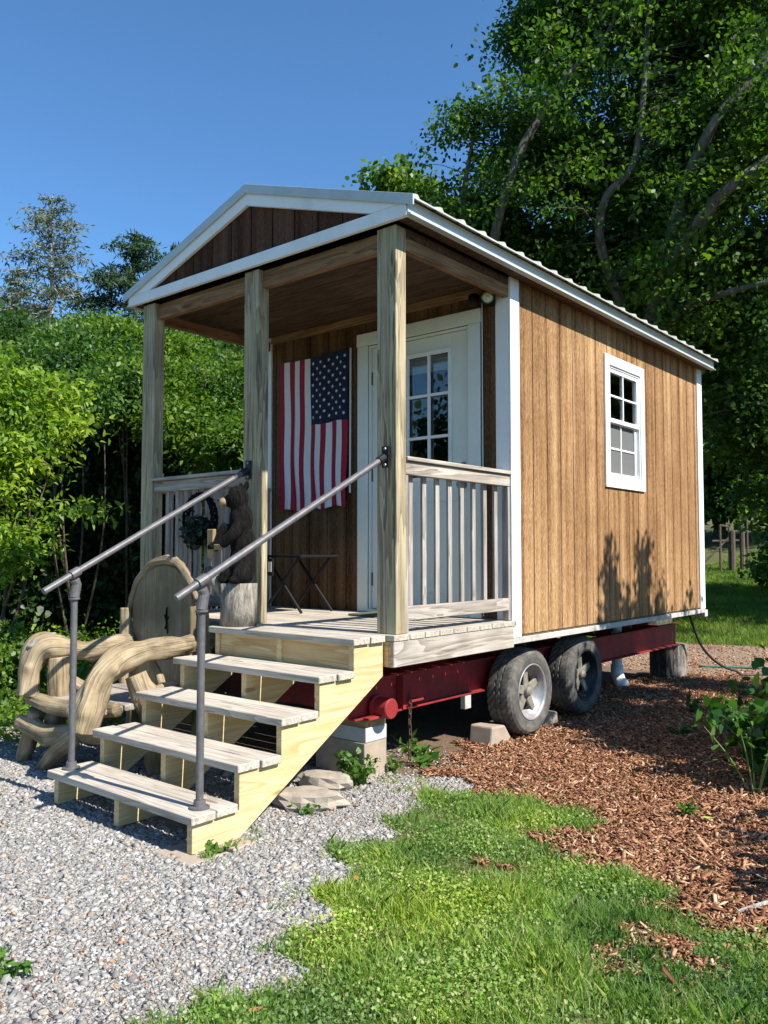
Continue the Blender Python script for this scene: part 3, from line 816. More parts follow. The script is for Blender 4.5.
# interior shell
b = MB()
b.add([(0.06, PD + .1, .002), (2.36, PD + .1, .002), (2.36, L - .08, .002), (.06, L - .08, .002), (0.06, PD + .1, 2.32), (2.36, PD + .1, 2.32), (2.36, L - .08, 2.32), (.06, L - .08, 2.32)],
      [(0, 1, 2, 3), (4, 5, 6, 7), (3, 2, 6, 7), (0, 3, 7, 4)])
b.build('interior', 'room', cab)
b = MB(); b.box(0.0, 2.423, PD + .012, L - .012, -.15, -.002); b.build('floor', 'joist', cab)

# corner trims
for (x0, x1, y0, y1) in ((2.430, 2.446, PD - .020, PD + .098), (2.430, 2.446, L - .115, L + .018), (-.030, -.012, PD - .020, PD + .098), (-.030, -.012, L - .115, L + .018)):
    b = MB(); b.box(x0, x1, y0, y1, -.115, 2.325); b.build('corner_trim', 'white', cab, .002)
for (x0, x1) in ((2.325, 2.4285), (-.0105, .075)):
    b = MB(); b.box(x0, x1, PD - .019, PD - .001, .001, 2.30); b.build('corner_trim', 'white', cab, .002)
b = MB(); b.box(2.424, 2.443, PD - .02, L + .016, -.158, -.117); b.build('skirt_board', 'offwhite', cab, .003); b = MB(); b.box(-.026, -.007, PD, L, -.158, -.117); b.build('skirt_board', 'offwhite', cab, .003)
b = MB(); b.box(2.30, 2.44, L + .02, L + .10, -.20, -.13); b.build('bumper_block', 'concgrey', cab, .004)

# roof
zr = 2.838; sl_ = .318; xe = 1.39
b = MB(); prof = []; yy = -.055
while yy < 5.02:
    prof += [(yy, 0), (yy + .018, .019), (yy + .036, .019), (yy + .054, 0)]; yy += .2286
prof.append((5.03, 0))
for sgn in (1, -1):
    for up_ in (0, 1):
        pv = [(1.22 + sgn * 0, p[0], zr + .004 + p[1] - up_ * .0025) for p in prof] + [(1.22 + sgn * xe, p[0], zr + .004 + p[1] - sl_ * xe - up_ * .0025) for p in prof]
        k = len(prof); b.add(pv, [(i, i + 1, k + i + 1, k + i) for i in range(k - 1)])
    # rib ends
    pv = [(1.22 + sgn * xe, p[0], zr + .004 + p[1] - sl_ * xe) for p in prof] + [(1.22 + sgn * xe, p[0], zr - .006 - sl_ * xe) for p in prof]
    b.add(pv, [(i, i + 1, k + i + 1, k + i) for i in range(k - 1)])
roof = b.build('roof', 'roofmetal', cab)
b = MB(); b.prism([(1.22 - .16, zr - .16 * sl_ + .027), (1.22, zr + .032), (1.22 + .16, zr - .16 * sl_ + .027), (1.22, zr + .022)], 'y', -.062, 5.035); b.build('ridge_cap', 'trimmetal', roof)
b = MB()   # roof deck under the sheet, closes the gable thickness
for s_ in (1, -1):
    e0 = 1.22 + s_ * 1.335
    b.prism([(1.22, zr - .008), (e0, zr - .008 - sl_ * 1.335), (e0, zr - .045 - sl_ * 1.335), (1.22, zr - .045)], 'y', -.012, 5.0)
b.build('roof_deck', 'joist', roof)
# eave fascia with drip lip
for s_ in (1, -1):
    b = MB(); xo = 1.22 + s_ * 1.338
    b.prism([(xo, 2.318), (xo, zr - .012 - sl_ * 1.338), (xo + s_ * .006, zr - .012 - sl_ * 1.344), (xo + s_ * .006, 2.330), (xo + s_ * .026, 2.318), (xo + s_ * .026, 2.312), (xo - s_ * .02, 2.312), (xo - s_ * .02, 2.318)], 'y', -.05, 5.025)
    b.build('eave_fascia', 'trimmetal', cab)
    b = MB(); b.box(min(1.22 + s_ * 1.235, xo - s_ * .021), max(1.22 + s_ * 1.235, xo - s_ * .021), -.018, 5.0, 2.322, 2.332); b.build('soffit', 'ceil', cab)
# gable front
b = MB(); b.add([(.0, -.018, 2.36), (2.44, -.018, 2.36), (1.22, -.018, 2.80)], [(0, 1, 2)])
gp = MB()
s = .02
while s < 2.42:
    e = min(s + .2032, 2.42)
    zt = lambda q: zr - .05 - sl_ * abs(q - 1.22)
    qs = [s + .004] + ([1.22] if s + .004 < 1.22 < e - .004 else []) + [e - .004]
    for a_, b_ in zip(qs, qs[1:]): gp.add([(a_, -.022, 2.345), (b_, -.022, 2.345), (b_, -.022, zt(b_)), (a_, -.022, zt(a_))], [(0, 1, 2, 3)])
    gp.add([(e - .004, -.017, 2.345), (e + .004, -.017, 2.345), (e + .004, -.017, zt(e)), (e - .004, -.017, zt(e))], [(0, 1, 2, 3)])
    s = e
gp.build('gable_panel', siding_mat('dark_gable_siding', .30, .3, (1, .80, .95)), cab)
b = MB(); b.prism([(-.115, 2.310), (2.555, 2.310), (2.555, 2.362), (2.545, 2.385), (-.105, 2.385), (-.115, 2.362)], 'y', -.052, -.024); b.build('gable_trim', 'white', cab, .002)
for s_ in (1, -1):
    q = [(1.22 + s_ * 1.325, 2.3865), (1.22 + s_ * 1.325, zr - .012 - sl_ * 1.325), (1.22 + s_ * .0006, zr - .012), (1.22 + s_ * .0006, zr - .108), (1.22 + s_ * (zr - .108 - 2.3865) / sl_, 2.3865)]
    b = MB(); b.prism(q, 'y', -.050, -.024); b.build('rake_trim', 'white', cab, .002)
    b = MB(); b.prism([(1.22 + s_ * 1.392, zr + .016 - sl_ * 1.392), (1.22, zr + .030), (1.22, zr - .030), (1.22 + s_ * 1.392, zr - .044 - sl_ * 1.392)][::s_], 'y', -.066, -.055)
    b.build('rake_cap', 'trimmetal', cab, .001)
# porch ceiling, beams
b = MB(); yb = .10
while yb < PD - .01:
    b.box(.012, 2.43, yb + .003, min(yb + .2, PD - .004) - .003, 2.300, 2.316); yb += .2
b.build('porch_ceiling', 'ceil', cab)
b = MB(); b.box(0.004, 2.436, .035, .085, 2.19, 2.299); b.build('header_beam', 'beam', cab, .003)
for x0 in (2.383, .012):
    b = MB(); b.box(x0, x0 + .05, .093, PD - .021, 2.185, 2.265); b.build('side_beam', 'beam_y', cab, .003)
b = MB(); b.box(.08, 2.334, PD - .03, PD - .002, 2.24, 2.298); b.build('ceiling_trim', 'beam', cab, .002)
b = MB(); b.box(2.420, 2.432, .093, PD - .02, 2.268, 2.298); b.build('shade_gap_strip', 'ceil', cab)  # dark strip added to stand for the shaded gap above the side beam
# deck
b = MB(); yb = -.045
while yb < PD:
    y1 = min(yb + .142, PD + .01); b.box(-.02, 2.462, yb + .003, y1 - .003, -.032, 0); yb += .142
b.build('deck', 'tread', cab, .002)
b = MB(); b.box(2.418, 2.458, -.04, PD - .022, -.175, -.034); b.build('rim_board', 'rail_y', cab, .004)
b = MB(); b.box(-.02, .02, -.04, PD - .022, -.175, -.034); b.build('rim_board', 'rail_y', cab, .004)
b = MB(); b.box(.022, 2.416, -.036, .002, -.175, -.034); b.build('rim_board', 'pine_x', cab, .003)
b = MB()
for yb in np.arange(.12, 4.9, .405): b.box(.20, 2.0, yb, yb + .038, -.279 if yb > .3 else -.17, -.152 if yb > 1.22 else -.034)
b.build('floor_joists', 'joist', cab)
# posts
for x0 in (0, 1.15, 2.30):
    b = MB(); b.box(x0, x0 + .14, 0.0, .092, .001, 2.306); b.build('post', 'post', cab, .005, seg=2)


# railings
def railing_x(x0, x1, yc):
    r = MB(); r.box(x0, x1, yc - .019, yc + .019, .895, .972); o = r.build('railing', 'rail', cab, .003)
    c = MB(); c.box(x0, x1, yc - .045, yc + .045, .974, .998); c.build('rail_cap', 'rail', o, .003)
    c = MB(); c.box(x0, x1, yc - .019, yc + .019, .09, .165); c.build('bottom_rail', 'rail', o, .003)
    n_ = int(round((x1 - x0) / .115)) - 1
    for i in range(n_):
        xx = x0 + (x1 - x0) * (i + 1) / (n_ + 1)
        c = MB(); c.box(xx - .019, xx + .019, yc + .021, yc + .057, .095, .93); c.build('baluster', 'bal', o, .002)


def railing_y(y0, y1, xc, inn):
    r = MB(); r.box(xc - .019, xc + .019, y0, y1, .895, .972); o = r.build('railing', 'rail_y', cab, .003)
    c = MB(); c.box(xc - .038, xc + .036, y0, y1, .974, .998); c.build('rail_cap', 'rail_y', o, .003)
    c = MB(); c.box(xc - .019, xc + .019, y0, y1, .07, .150); c.build('bottom_rail', 'rail_y', o, .003)
    for i in range(8):
        yy = y0 + .10 + i * (y1 - y0 - .16) / 7.4
        c = MB(); c.box(xc + inn * .021 - .018, xc + inn * .021 + .018 + inn * .018, yy - .019, yy + .019, .075, .93); c.build('baluster', 'bal', o, .002)
    for yy in (y0 + .014, y1 - .014):
        c = MB(); c.box(xc - .030, xc + .0195, yy - .0125, yy + .0125, .004, .892); c.build('stile', 'bal', o, .002)


railing_x(.14, 1.15, .035)
railing_y(.093, PD - .022, 2.415, -1)
railing_y(.093, PD - .022, .055, 1)

# door
df = MB()
df.box(1.063, 1.163, PD - .020, PD + .0, .002, 2.056); df.box(2.097, 2.197, PD - .020, PD + .0, .002, 2.056); df.box(1.055, 2.205, PD - .021, PD + .0, 2.058, 2.155)
df.build('door_frame', 'doorwhite', cab, .003)
dj = MB(); dj.box(1.164, 1.18, PD, PD + .10, .002, 2.054); dj.box(2.08, 2.096, PD, PD + .10, .002, 2.054); dj.box(1.18, 2.08, PD, PD + .10, 2.038, 2.054); dj.box(1.165, 2.095, PD - .025, PD + .10, .003, .022)
dj.build('door_jamb', 'doorwhite', cab, .002)
gx0, gx1, gz0, gz1 = 1.335, 1.925, .985, 1.915
d = MB(); y0, y1 = PD + .022, PD + .064
d.box(1.183, gx0, y0, y1, .026, 2.034); d.box(gx1, 2.077, y0, y1, .026, 2.034); d.box(gx0, gx1, y0, y1, gz1, 2.034); d.box(gx0, gx1, y0, y1, .026, gz0)
door = d.build('door', 'doorwhite', cab, .002)
m = MB()   # raised lite frame + panels
m.box(gx0 - .012, gx0 + .018, y0 - .012, y0 - .0005, gz0 - .012, gz1 + .012); m.box(gx1 - .018, gx1 + .012, y0 - .012, y0 - .0005, gz0 - .012, gz1 + .012)
m.box(gx0 + .018, gx1 - .018, y0 - .012, y0 - .0005, gz1 - .018, gz1 + .012); m.box(gx0 + .018, gx1 - .018, y0 - .012, y0 - .0005, gz0 - .012, gz0 + .018)
for i in (1, 2):
    xx = gx0 + (gx1 - gx0) * i / 3; m.box(xx - .010, xx + .010, y0 - .006, y0 + .012, gz0 + .018, gz1 - .018)
    zz = gz0 + (gz1 - gz0) * i / 3; m.box(gx0 + .018, gx1 - .018, y0 - .005, y0 + .011, zz - .010, zz + .010)
m.build('lite_frame', 'white', door, .001)
m = MB(); m.add([(gx0, y0 + .02, gz0), (gx1, y0 + .02, gz0), (gx1, y0 + .02, gz1), (gx0, y0 + .02, gz1)], [(0, 1, 2, 3)]); m.build('glass', 'glass', door)
m = MB()
for i in range(5): m.box(gx0 - .02, gx1 + .02, y1 + .012, y1 + .03, gz1 - .028 - i * .024, gz1 - .006 - i * .024)
m.build('blind', 'blind', door)
m = MB()
for x0, x1 in ((1.26, 1.60), (1.66, 2.0)):
    m.box(x0, x1, y0 - .006, y0 - .0005, .16, .82)
m.build('door_panel', 'doorwhite', door, .005)
m = MB(); m.lathe([(.0, -.062), (.024, -.058), (.028, -.045), (.02, -.03), (.012, -.022), (.03, -.006), (.03, 0)], (2.03, y0, .93), 'y', 18); m.build('door_knob', 'chrome', door, smooth=True); m = MB(); m.lathe([(.0, -.014), (.02, -.012), (.024, 0)], (2.03, y0, 1.07), 'y', 18)
m.build('deadbolt', 'chrome', door, smooth=True)
for zz in (.25, 1.05, 1.8):
    m = MB(); m.box(1.176, 1.190, y0 - .006, y0 + .002, zz - .05, zz + .05); m.build('hinge', 'rust', door)

# window
wf = MB(); xf0 = 2.431
Y0, Y1, Z0, Z1 = 2.70, 3.50, .985, 2.078
wf.box(xf0, xf0 + .018, Y0, Y0 + .082, Z0, Z1); wf.box(xf0, xf0 + .018, Y1 - .082, Y1, Z0, Z1)
wf.box(xf0, xf0 + .0175, Y0 + .083, Y1 - .083, Z1 - .082, Z1); wf.box(xf0, xf0 + .0175, Y0 + .083, Y1 - .083, Z0, Z0 + .082)
win = wf.build('window', 'white', cab, .002)
sa = MB()
a0, a1, c0, c1 = WIN[0], WIN[1], WIN[2], WIN[3]
sa.box(xf0 - .06, xf0 + .006, a0, a0 + .02, c0, c1); sa.box(xf0 - .06, xf0 + .006, a1 - .02, a1, c0, c1); sa.box(xf0 - .06, xf0 + .006, a0 + .02, a1 - .02, c1 - .02, c1); sa.box(xf0 - .06, xf0 + .010, a0 + .02, a1 - .02, c0, c0 + .02)
sa.build('frame', 'white', win, .001)
for (z0, z1, xo) in ((1.53, c1 - .02, xf0 - .022), (c0 + .02, 1.56, xf0 - .046)):
    sa = MB()
    sa.box(xo, xo + .022, a0 + .021, a0 + .055, z0, z1); sa.box(xo, xo + .022, a1 - .055, a1 - .021, z0, z1)
    sa.box(xo + .001, xo + .021, a0 + .055, a1 - .055, z1 - .034, z1); sa.box(xo + .001, xo + .021, a0 + .055, a1 - .055, z0, z0 + .034)
    ym = (a0 + a1) / 2; zm = (z0 + z1) / 2
    sa.box(xo + .004, xo + .016, ym - .008, ym + .008, z0 + .034, z1 - .034); sa.box(xo + .005, xo + .015, a0 + .055, a1 - .055, zm - .008, zm + .008)
    sa.build('sash', 'white', win, .001)
    gl = MB(); gl.add([(xo + .003, a0 + .05, z0 + .03), (xo + .003, a1 - .05, z0 + .03), (xo + .003, a1 - .05, z1 - .03), (xo + .003, a0 + .05, z1 - .03)], [(0, 1, 2, 3)])
    gl.build('glass', 'glass', win)
gl = MB(); gl.add([(xf0 - .039, a0 + .05, c0 + .05), (xf0 - .039, a1 - .05, c0 + .05), (xf0 - .039, a1 - .05, 1.535), (xf0 - .039, a0 + .05, 1.535)], [(0, 1, 2, 3)])
gl.build('insect_screen', 'screen', win)

# floodlight under the ceiling, doormat
lt = MB(); lt.box(2.26, 2.33, PD - .05, PD - .001, 2.15, 2.22); lt.tube([(2.295, PD - .05, 2.185), (2.30, PD - .08, 2.19)], .012, 8)
sp_ = lt.build('security_light', 'plastic', cab, .006)
rl = Matrix.Rotation(R(30), 3, 'Z') @ Matrix.Rotation(R(16), 3, 'X')
lt = MB(); lt.lathe([(.028, .02), (.034, .0), (.050, -.055), (.053, -.075), (.047, -.075), (.044, -.06)], (2.31, PD - .085, 2.19), 'y', 24, rl); lt.build('lamp_head', 'plastic', sp_, smooth=True)
lt = MB(); lt.lathe([(.0, -.066), (.02, -.070), (.044, -.066)], (2.31, PD - .085, 2.19), 'y', 24, rl); lt.lathe([(.0, -.076), (.010, -.074), (.014, -.068)], (2.31, PD - .085, 2.19), 'y', 16, rl)
lt.build('lens', plain('green_grey_lens', (.55, .62, .42), .2, .1, 8, .02), sp_, smooth=True)
lt = MB(); lt.lathe([(.022, .02), (.030, .0), (.042, -.05), (.0, -.055)], (2.19, PD - .075, 2.18), 'y', 20, Matrix.Rotation(R(35), 3, 'Z') @ Matrix.Rotation(R(-25), 3, 'X')); lt.build('lamp_head', 'plastic', sp_, smooth=True)
lt = MB(); lt.tube([(2.215, PD - .012, 2.2), (2.213, PD - .010, 1.6), (2.214, PD - .010, .9), (2.213, PD - .012, .02)], .004, 6); lt.build('power_cable', 'doorwhite', cab)
dm = MB(); dm.box(1.30, 1.95, .86, 1.20, .002, .016); props(dm.build('doormat', 'mat', None, .004, loc=(1.62, 1.03, .001)), 'dull green doormat lying before the cabin door', 'doormat')

# ------------------------------------------------------------------ flag
fl = empty('flag', (.6, PD - .02, 2.06), 'United States flag hung vertically on the porch wall beside the door', 'flag')
fx0, fx1, fz0, fz1 = .20, .985, .80, 2.06
NS, CZ = 13, 1.50


def flag_y(u, v):  # gentle vertical folds, deeper towards the free lower edge
    return PD - .030 - (.003 + .009 * (1 - v)) * (math.sin(u * 21 + 1.3 * math.sin(v * 3)) + .5 * math.sin(u * 43 + 2 + v * 4)) - .006


def flag_p(u, v):
    sag = .012 * math.sin(math.pi * u) ** 2 * v
    ww = 1 - .045 * (1 - v) * (1 - .3 * math.sin(v * 9))
    x = fx0 + (fx1 - fx0) * (.5 + (u - .5) * ww) + .010 * (1 - v) * math.sin(v * 11 + u * 3)
    zb = fz0 + .012 * math.sin(u * 17) + .018 * u
    return (x, flag_y(u, v), zb + (fz1 - sag - .012 * (1 - u) - zb) * v)


b = MB(); NU, NV = 78, 60
vid = {}
vs = [flag_p(i / NU, j / NV) for i in range(NU + 1) for j in range(NV + 1)]
fs = []; mi = []
cv = (CZ - fz0) / (fz1 - fz0); cj = round(cv * NV)
for i in range(NU):
    st = i // 6
    for j in range(NV):
        fs.append((i * (NV + 1) + j, (i + 1) * (NV + 1) + j, (i + 1) * (NV + 1) + j + 1, i * (NV + 1) + j + 1))
        mi.append(2 if (i >= 36 and j >= cj) else (0 if st % 2 == 0 else 1))
b.add(vs, fs); b.mi = mi
for r_ in range(9):          # nine columns across the turned canton, six and five stars
    cnt = 6 if r_ % 2 == 0 else 5
    for c_ in range(cnt):
        # canton turned a quarter: long side vertical
        v = cv + (1 - cv) * ((.09 + .82 * (c_ + (0 if cnt == 6 else .5)) / 5)) * 1.0
        u = .462 + .538 * (.08 + .84 * r_ / 8)
        c0_ = Vector(flag_p(u, v)); du = (Vector(flag_p(u + .01, v)) - c0_).normalized(); dv = (Vector(flag_p(u, v + .01)) - c0_).normalized()
        c0_ = c0_ + Vector((0, -.003, 0)); ps = [c0_]
        for a in range(10):
            rr = .0165 if a % 2 == 0 else .0072
            th = math.pi * a / 5
            ps.append(c0_ + du * rr * math.cos(th) + dv * rr * math.sin(th))
        b.m = 1; b.add(ps, [(0, 1 + a, 1 + (a + 1) % 10) for a in range(10)])
cloth = b.build('cloth', ['fabric_red', 'fabric_white', 'fabric_blue'], fl, smooth=True)
b = MB(); b.tube([(fx1 + .012, PD - .024, fz1 + .005), (fx1 + .012, PD - .026, 1.5), (fx1 + .008, PD - .024, fz0 + .12)], .011, 8, flat=.4)
b.build('hem', 'fabric_white', fl)

# ------------------------------------------------------------------ steps with pipe handrails
st = empty('porch_steps', (1.8, -.8, GZ), 'five wooden steps with two pipe handrails leading up to the porch', 'steps')
RUN, RISE, Y0S = .259, .168, -.304
for xs in (1.235, 1.785, 2.345):
    poly = [(-.046, -.040)]
    for i in range(5):
        yf_ = Y0S + .02 - RUN * i; zt = -.040 - RISE * i
        poly += [(yf_, zt)]
        if i < 4: poly += [(yf_, zt - RISE)]
    poly += [(poly[-1][0], GZ + .004), (-1.06, GZ + .004), (-.046, -.225)]
    b = MB(); b.prism(poly, 'x', xs, xs + .038); b.build('stringer', 'pine', st, .002)
for i in range(5):
    y0 = Y0S - RUN * i; z1 = -RISE * i - (.001 if i == 0 else 0); dx = random.uniform(-.008, .008)
    b = MB(); b.box(1.195 + dx, 2.405 + dx, y0, y0 + .130, z1 - .037, z1); b.box(1.198 - dx, 2.403 - dx, y0 + .137, y0 + (.257 if i else .254), z1 - .037, z1)
    b.build('tread', 'tread', st, .004)
b = MB(); b.box(1.274, 2.344, Y0S + .032, Y0S + .062, -.20, -.041); b.build('riser', 'pine_x', st, .002)


def handrail(xb, xt, ypost, yb):
    zt_ = .985
    def rail_pt(s): return Vector((xb + (xt - xb) * s, yb + (-.02 - yb) * s, .255 + (zt_ - .255) * s))
    b = MB(); b.tube([rail_pt(0), rail_pt(1)], .0175, 14)
    o = b.build('handrail', 'pipe', st, smooth=False)
    s_ = (ypost - yb) / (-.02 - yb); c = rail_pt(s_)
    b = MB(); b.tube([(c.x, ypost, -.670), (c.x, ypost, c.z - .09)], .0172, 14); b.lathe([(.045, 0), (.045, .008), (.028, .012), (.026, .035), (.020, .036)], (c.x, ypost, -.671), 'z', 16); b.build('rail_post', 'pipe', o)
    d_ = (rail_pt(1) - rail_pt(0)).normalized()
    b = MB(); b.tube([c - d_ * .028, c + d_ * .028], .025, 14); b.tube([(c.x, ypost, c.z - .035), (c.x, ypost + .012, c.z - .06), (c.x, ypost, c.z - .13)], .025, 14)
    b.tube([(c.x - .02, ypost, c.z - .10), (c.x - .042, ypost, c.z - .10)], .008, 8); b.tube([(c.x, ypost, c.z - .130), (c.x, ypost, c.z - .14)], .029, 14)
    b.build('elbow', 'pipe', o, .002)
    b = MB(); b.box(xt - .026, xt + .026, -.012, -.001, zt_ - .055, zt_ + .065); b.tube([rail_pt(.965), rail_pt(1.0)], .024, 12); b.build('bracket', 'blackmetal', o, .002)
    for k_ in (-.04, .05):
        b = MB(); b.lathe([(.0, -.006), (.007, -.005), (.009, 0)], (xt, -.012, zt_ + k_), 'y', 8); b.build('bolt', 'chrome', o)


handrail(2.315, 2.37, -1.235, -1.37)
handrail(1.275, 1.21, -1.245, -1.42)
b = MB(); b.box(2.22, 2.47, -1.40, -1.03, GZ - .02, GZ + .002)
props(b.build('paver', 'conc', None, .006, loc=(2.34, -1.2, GZ)), 'thin pale concrete paver under the foot of the right stringer', 'paver')

# ------------------------------------------------------------------ trailer
tr = empty('trailer', (1.22, 2.3, GZ), 'red steel trailer frame with worn double wheels under the cabin', 'trailer')


def channel(x, out):
    b = MB(); zt, zb = -.281, -.505
    b.prism([(x, zt), (x + out * .055, zt), (x + out * .055, zt - .008), (x + out * .008, zt - .010), (x + out * .008, zb + .010), (x + out * .055, zb + .008), (x + out * .055, zb), (x, zb)][::out], 'y', -.02, 5.07)
    b.build('frame_beam', 'red', tr)


channel(2.10, 1); channel(.34, -1)
for yb in (.02, 1.25, 2.06, 3.1, 4.95):
    b = MB(); b.box(.345, 2.095, yb, yb + .05, -.47, -.31); b.build('cross_member', 'red', tr)
b = MB(); b.lathe([(.072, -.035), (.072, -.02), (.060, -.018), (.060, .075), (.055, .082), (.0, .082)], (2.165, .20, -.455), 'x', 24); b.build('jack_socket', 'red', tr)
b = MB(); b.box(2.11, 2.165, .41, .49, -.50, -.287); b.build('bracket', 'red', tr, .002)
for yb in (.10, .50): 
    b = MB(); b.box(2.158, 2.20, yb - .05, yb + .07, -.508 + (.05 if yb > .3 else 0), -.494 + (.05 if yb > .3 else 0)); b.build('step_plate', 'red', tr, .002)
b = MB(); b.box(2.11, 2.15, 1.10, 1.17, -.60, -.50); b.build('bracket', 'offwhite', tr, .003)
b = MB()
for yb in (1.66, 2.53): b.tube([(.2, yb, -.53), (2.2, yb, -.53)], .035, 10)
b.build('axle', 'rust', tr)


def wheel(xo, yc, zc, out=1, flatspot=0.0, hubmat='chrome'):
    """tyre face at x = xo looking along OUT"""
    r = .305; wd = .205
    b = MB(); n_ = 72
    prof = [(.185, -.010), (.205, .002), (.245, .008), (.272, .004), (.290, -.010), (.300, -.026), (.303, -.050), (.304, -.075), (.296, -.079), (.296, -.085), (.305, -.089), (.305, -.115), (.297, -.119), (.297, -.125), (.304, -.129), (.303, -.155), (.300, -.178), (.288, -.195), (.245, -.210), (.19, -.198), (.185, -.19)]
    vs = []
    for k_, (pr, ph) in enumerate(prof):
        for j in range(n_):
            a = 2 * math.pi * j / n_
            rr = pr
            if pr > .287: rr += .004 * (1 if (j + k_) % 2 else -1) * (1 if ph < -.02 else .4)
            y_, z_ = rr * math.cos(a), rr * math.sin(a)
            if z_ < -.285: z_ = -.285 - (abs(z_) - .285) * .2
            vs.append((xo + out * ph, yc + y_, zc + z_))
    fs = [(i * n_ + j, i * n_ + (j + 1) % n_, (i + 1) * n_ + (j + 1) % n_, (i + 1) * n_ + j) for i in range(len(prof) - 1) for j in range(n_)]
    b.add(vs, fs); o = MB(); wh = b.build('wheel', 'rubber', tr, smooth=False)
    b = MB(); b.lathe([(out and .195, 0 - .006 * 1), (.200, .0), (.192, .004), (.180, -.012), (.172, -.055), (.150, -.062), (.146, -.11), (.14, -.11)], (xo, yc, zc), 'x', 40, None, False) if out > 0 else b.lathe([(.195, .006), (.200, 0), (.192, -.004), (.180, .012), (.172, .055), (.14, .11)], (xo, yc, zc), 'x', 40, None, False)
    b.build('rim', hubmat, wh, smooth=True)
    b = MB()
    for s_ in range(5):
        a = 2 * math.pi * s_ / 5 + .35
        d1 = Vector((0, math.cos(a), math.sin(a))); d2 = Vector((0, -math.sin(a), math.cos(a))); c = Vector((xo - out * .05, yc, zc))
        pv = [c + d1 * .03 + d2 * .034, c + d1 * .03 - d2 * .034, c + d1 * .176 - d2 * .024, c + d1 * .176 + d2 * .024]
        pv2 = [p - Vector((out * .02, 0, 0)) for p in pv]
        b.add(pv + pv2, [(0, 1, 2, 3), (7, 6, 5, 4), (0, 4, 5, 1), (1, 5, 6, 2), (2, 6, 7, 3), (3, 7, 4, 0)])
    b.build('spokes', 'cream', wh, .004)
    b = MB(); b.lathe([(.0, out * -.012), (.022, out * -.015), (.034, out * -.028), (.036, out * -.06), (.05, out * -.07)], (xo, yc, zc), 'x', 20)
    for s_ in range(5):
        a = 2 * math.pi * s_ / 5; b.lathe([(.0, -.05 * out), (.008, -.052 * out), (.009, -.075 * out)], (xo, yc + .052 * math.cos(a), zc + .052 * math.sin(a)), 'x', 6)
    b.build('hub', 'cream', wh)
    b = MB(); b.lathe([(.0, 0), (.16, 0), (.165, -.04 * out)], (xo - out * .095, yc, zc), 'x', 24); b.build('brake_drum', 'rust', wh)


wheel(2.365, 1.625, -.528, 1); wheel(2.350, 2.50, -.510, 1, hubmat='blackmetal'); wheel(.05, 1.625, -.53, -1); wheel(.05, 2.50, -.53, -1)
# tow chain hanging from the beam
ch = MB(); zc_ = -.42; k_ = 0
while zc_ > -.80:
    pts = [(.0, 0, .021), (.0085, 0, .013), (.0085, 0, -.013), (0, 0, -.021), (-.0085, 0, -.013), (-.0085, 0, .013), (0, 0, .021)]
    if k_ % 2: pts = [(a[1], a[0], a[2]) for a in pts]
    ch.tube([(2.185 + p[0] + .003 * math.sin(k_), .45 + p[1], zc_ + p[2]) for p in pts], .0034, 6, cap=False); zc_ -= .031; k_ += 1
for j in range(6): ch.tube([(2.185 + .02 * j - .05 + .02 * math.cos(a), .45 + .012 * math.sin(j * 2) + .012 * math.sin(a), GZ + .014) for a in np.linspace(0, 6.28, 9)], .0034, 6, cap=False)
ch.build('chain', 'rust', tr)

# blocks, shim, chocks, stones
def thing(b, name, mats, loc, label, cat, group=None, **kw):
    o = b.build(name, mats, None, loc=loc, **kw); props(o, label, cat, group); return o


b = MB()   # lower block on its side: cores in the front face
bx0, bx1, by0, by1 = 1.75, 2.145, .075, .275
b.box(bx0, bx1, by0 + .035, by1, GZ - .01, -.645); b.box(bx0, bx1, by0, by0 + .035, GZ - .01, GZ + .03); b.box(bx0, bx1, by0, by0 + .035, -.675, -.645)
b = MB(); b.box(bx0, bx1, by0, by1, GZ - .01, -.647)
thing(b, 'concrete_block', 'conc', (1.95, .17, GZ), 'tan concrete block on the soil, lowest of the pile under the beam', 'concrete block', 'concrete blocks under the trailer beam', bevel=.006, seg=2)
b = MB(); b.box(1.765, 2.150, .08, .27, -.646, -.562)
thing(b, 'concrete_block', 'concgrey', (1.95, .17, -.645), 'thin grey concrete block lying on top of the tan block', 'concrete block', 'concrete blocks under the trailer beam', bevel=.005, seg=2)
b = MB(); b.box(1.83, 2.148, .085, .262, -.561, -.507)
thing(b, 'wooden_shim', 'shim', (1.98, .17, -.56), 'yellowish wooden shim between grey block and red beam', 'wooden block', bevel=.003)


def rock(name, c, r, mat, label, cat, seed, rotz=0, group=None, bump=.35, flat=True):
    b = MB(); b.ball(c, r, 16, 9, Matrix.Rotation(rotz, 3, 'Z'), bump, seed)
    # quarry-flat top and foot
    top = c[2] + r[2] * .62; v2 = []
    for v in b.v:
        z = min(v[2], top + .008 * noise.noise(Vector((v[0] * 9, v[1] * 9, seed)))); z = max(z, c[2] - r[2] * .7); v2.append((v[0], v[1], z))
    b.v = v2
    return thing(b, name, mat, (c[0], c[1], GZ), label, cat, group)


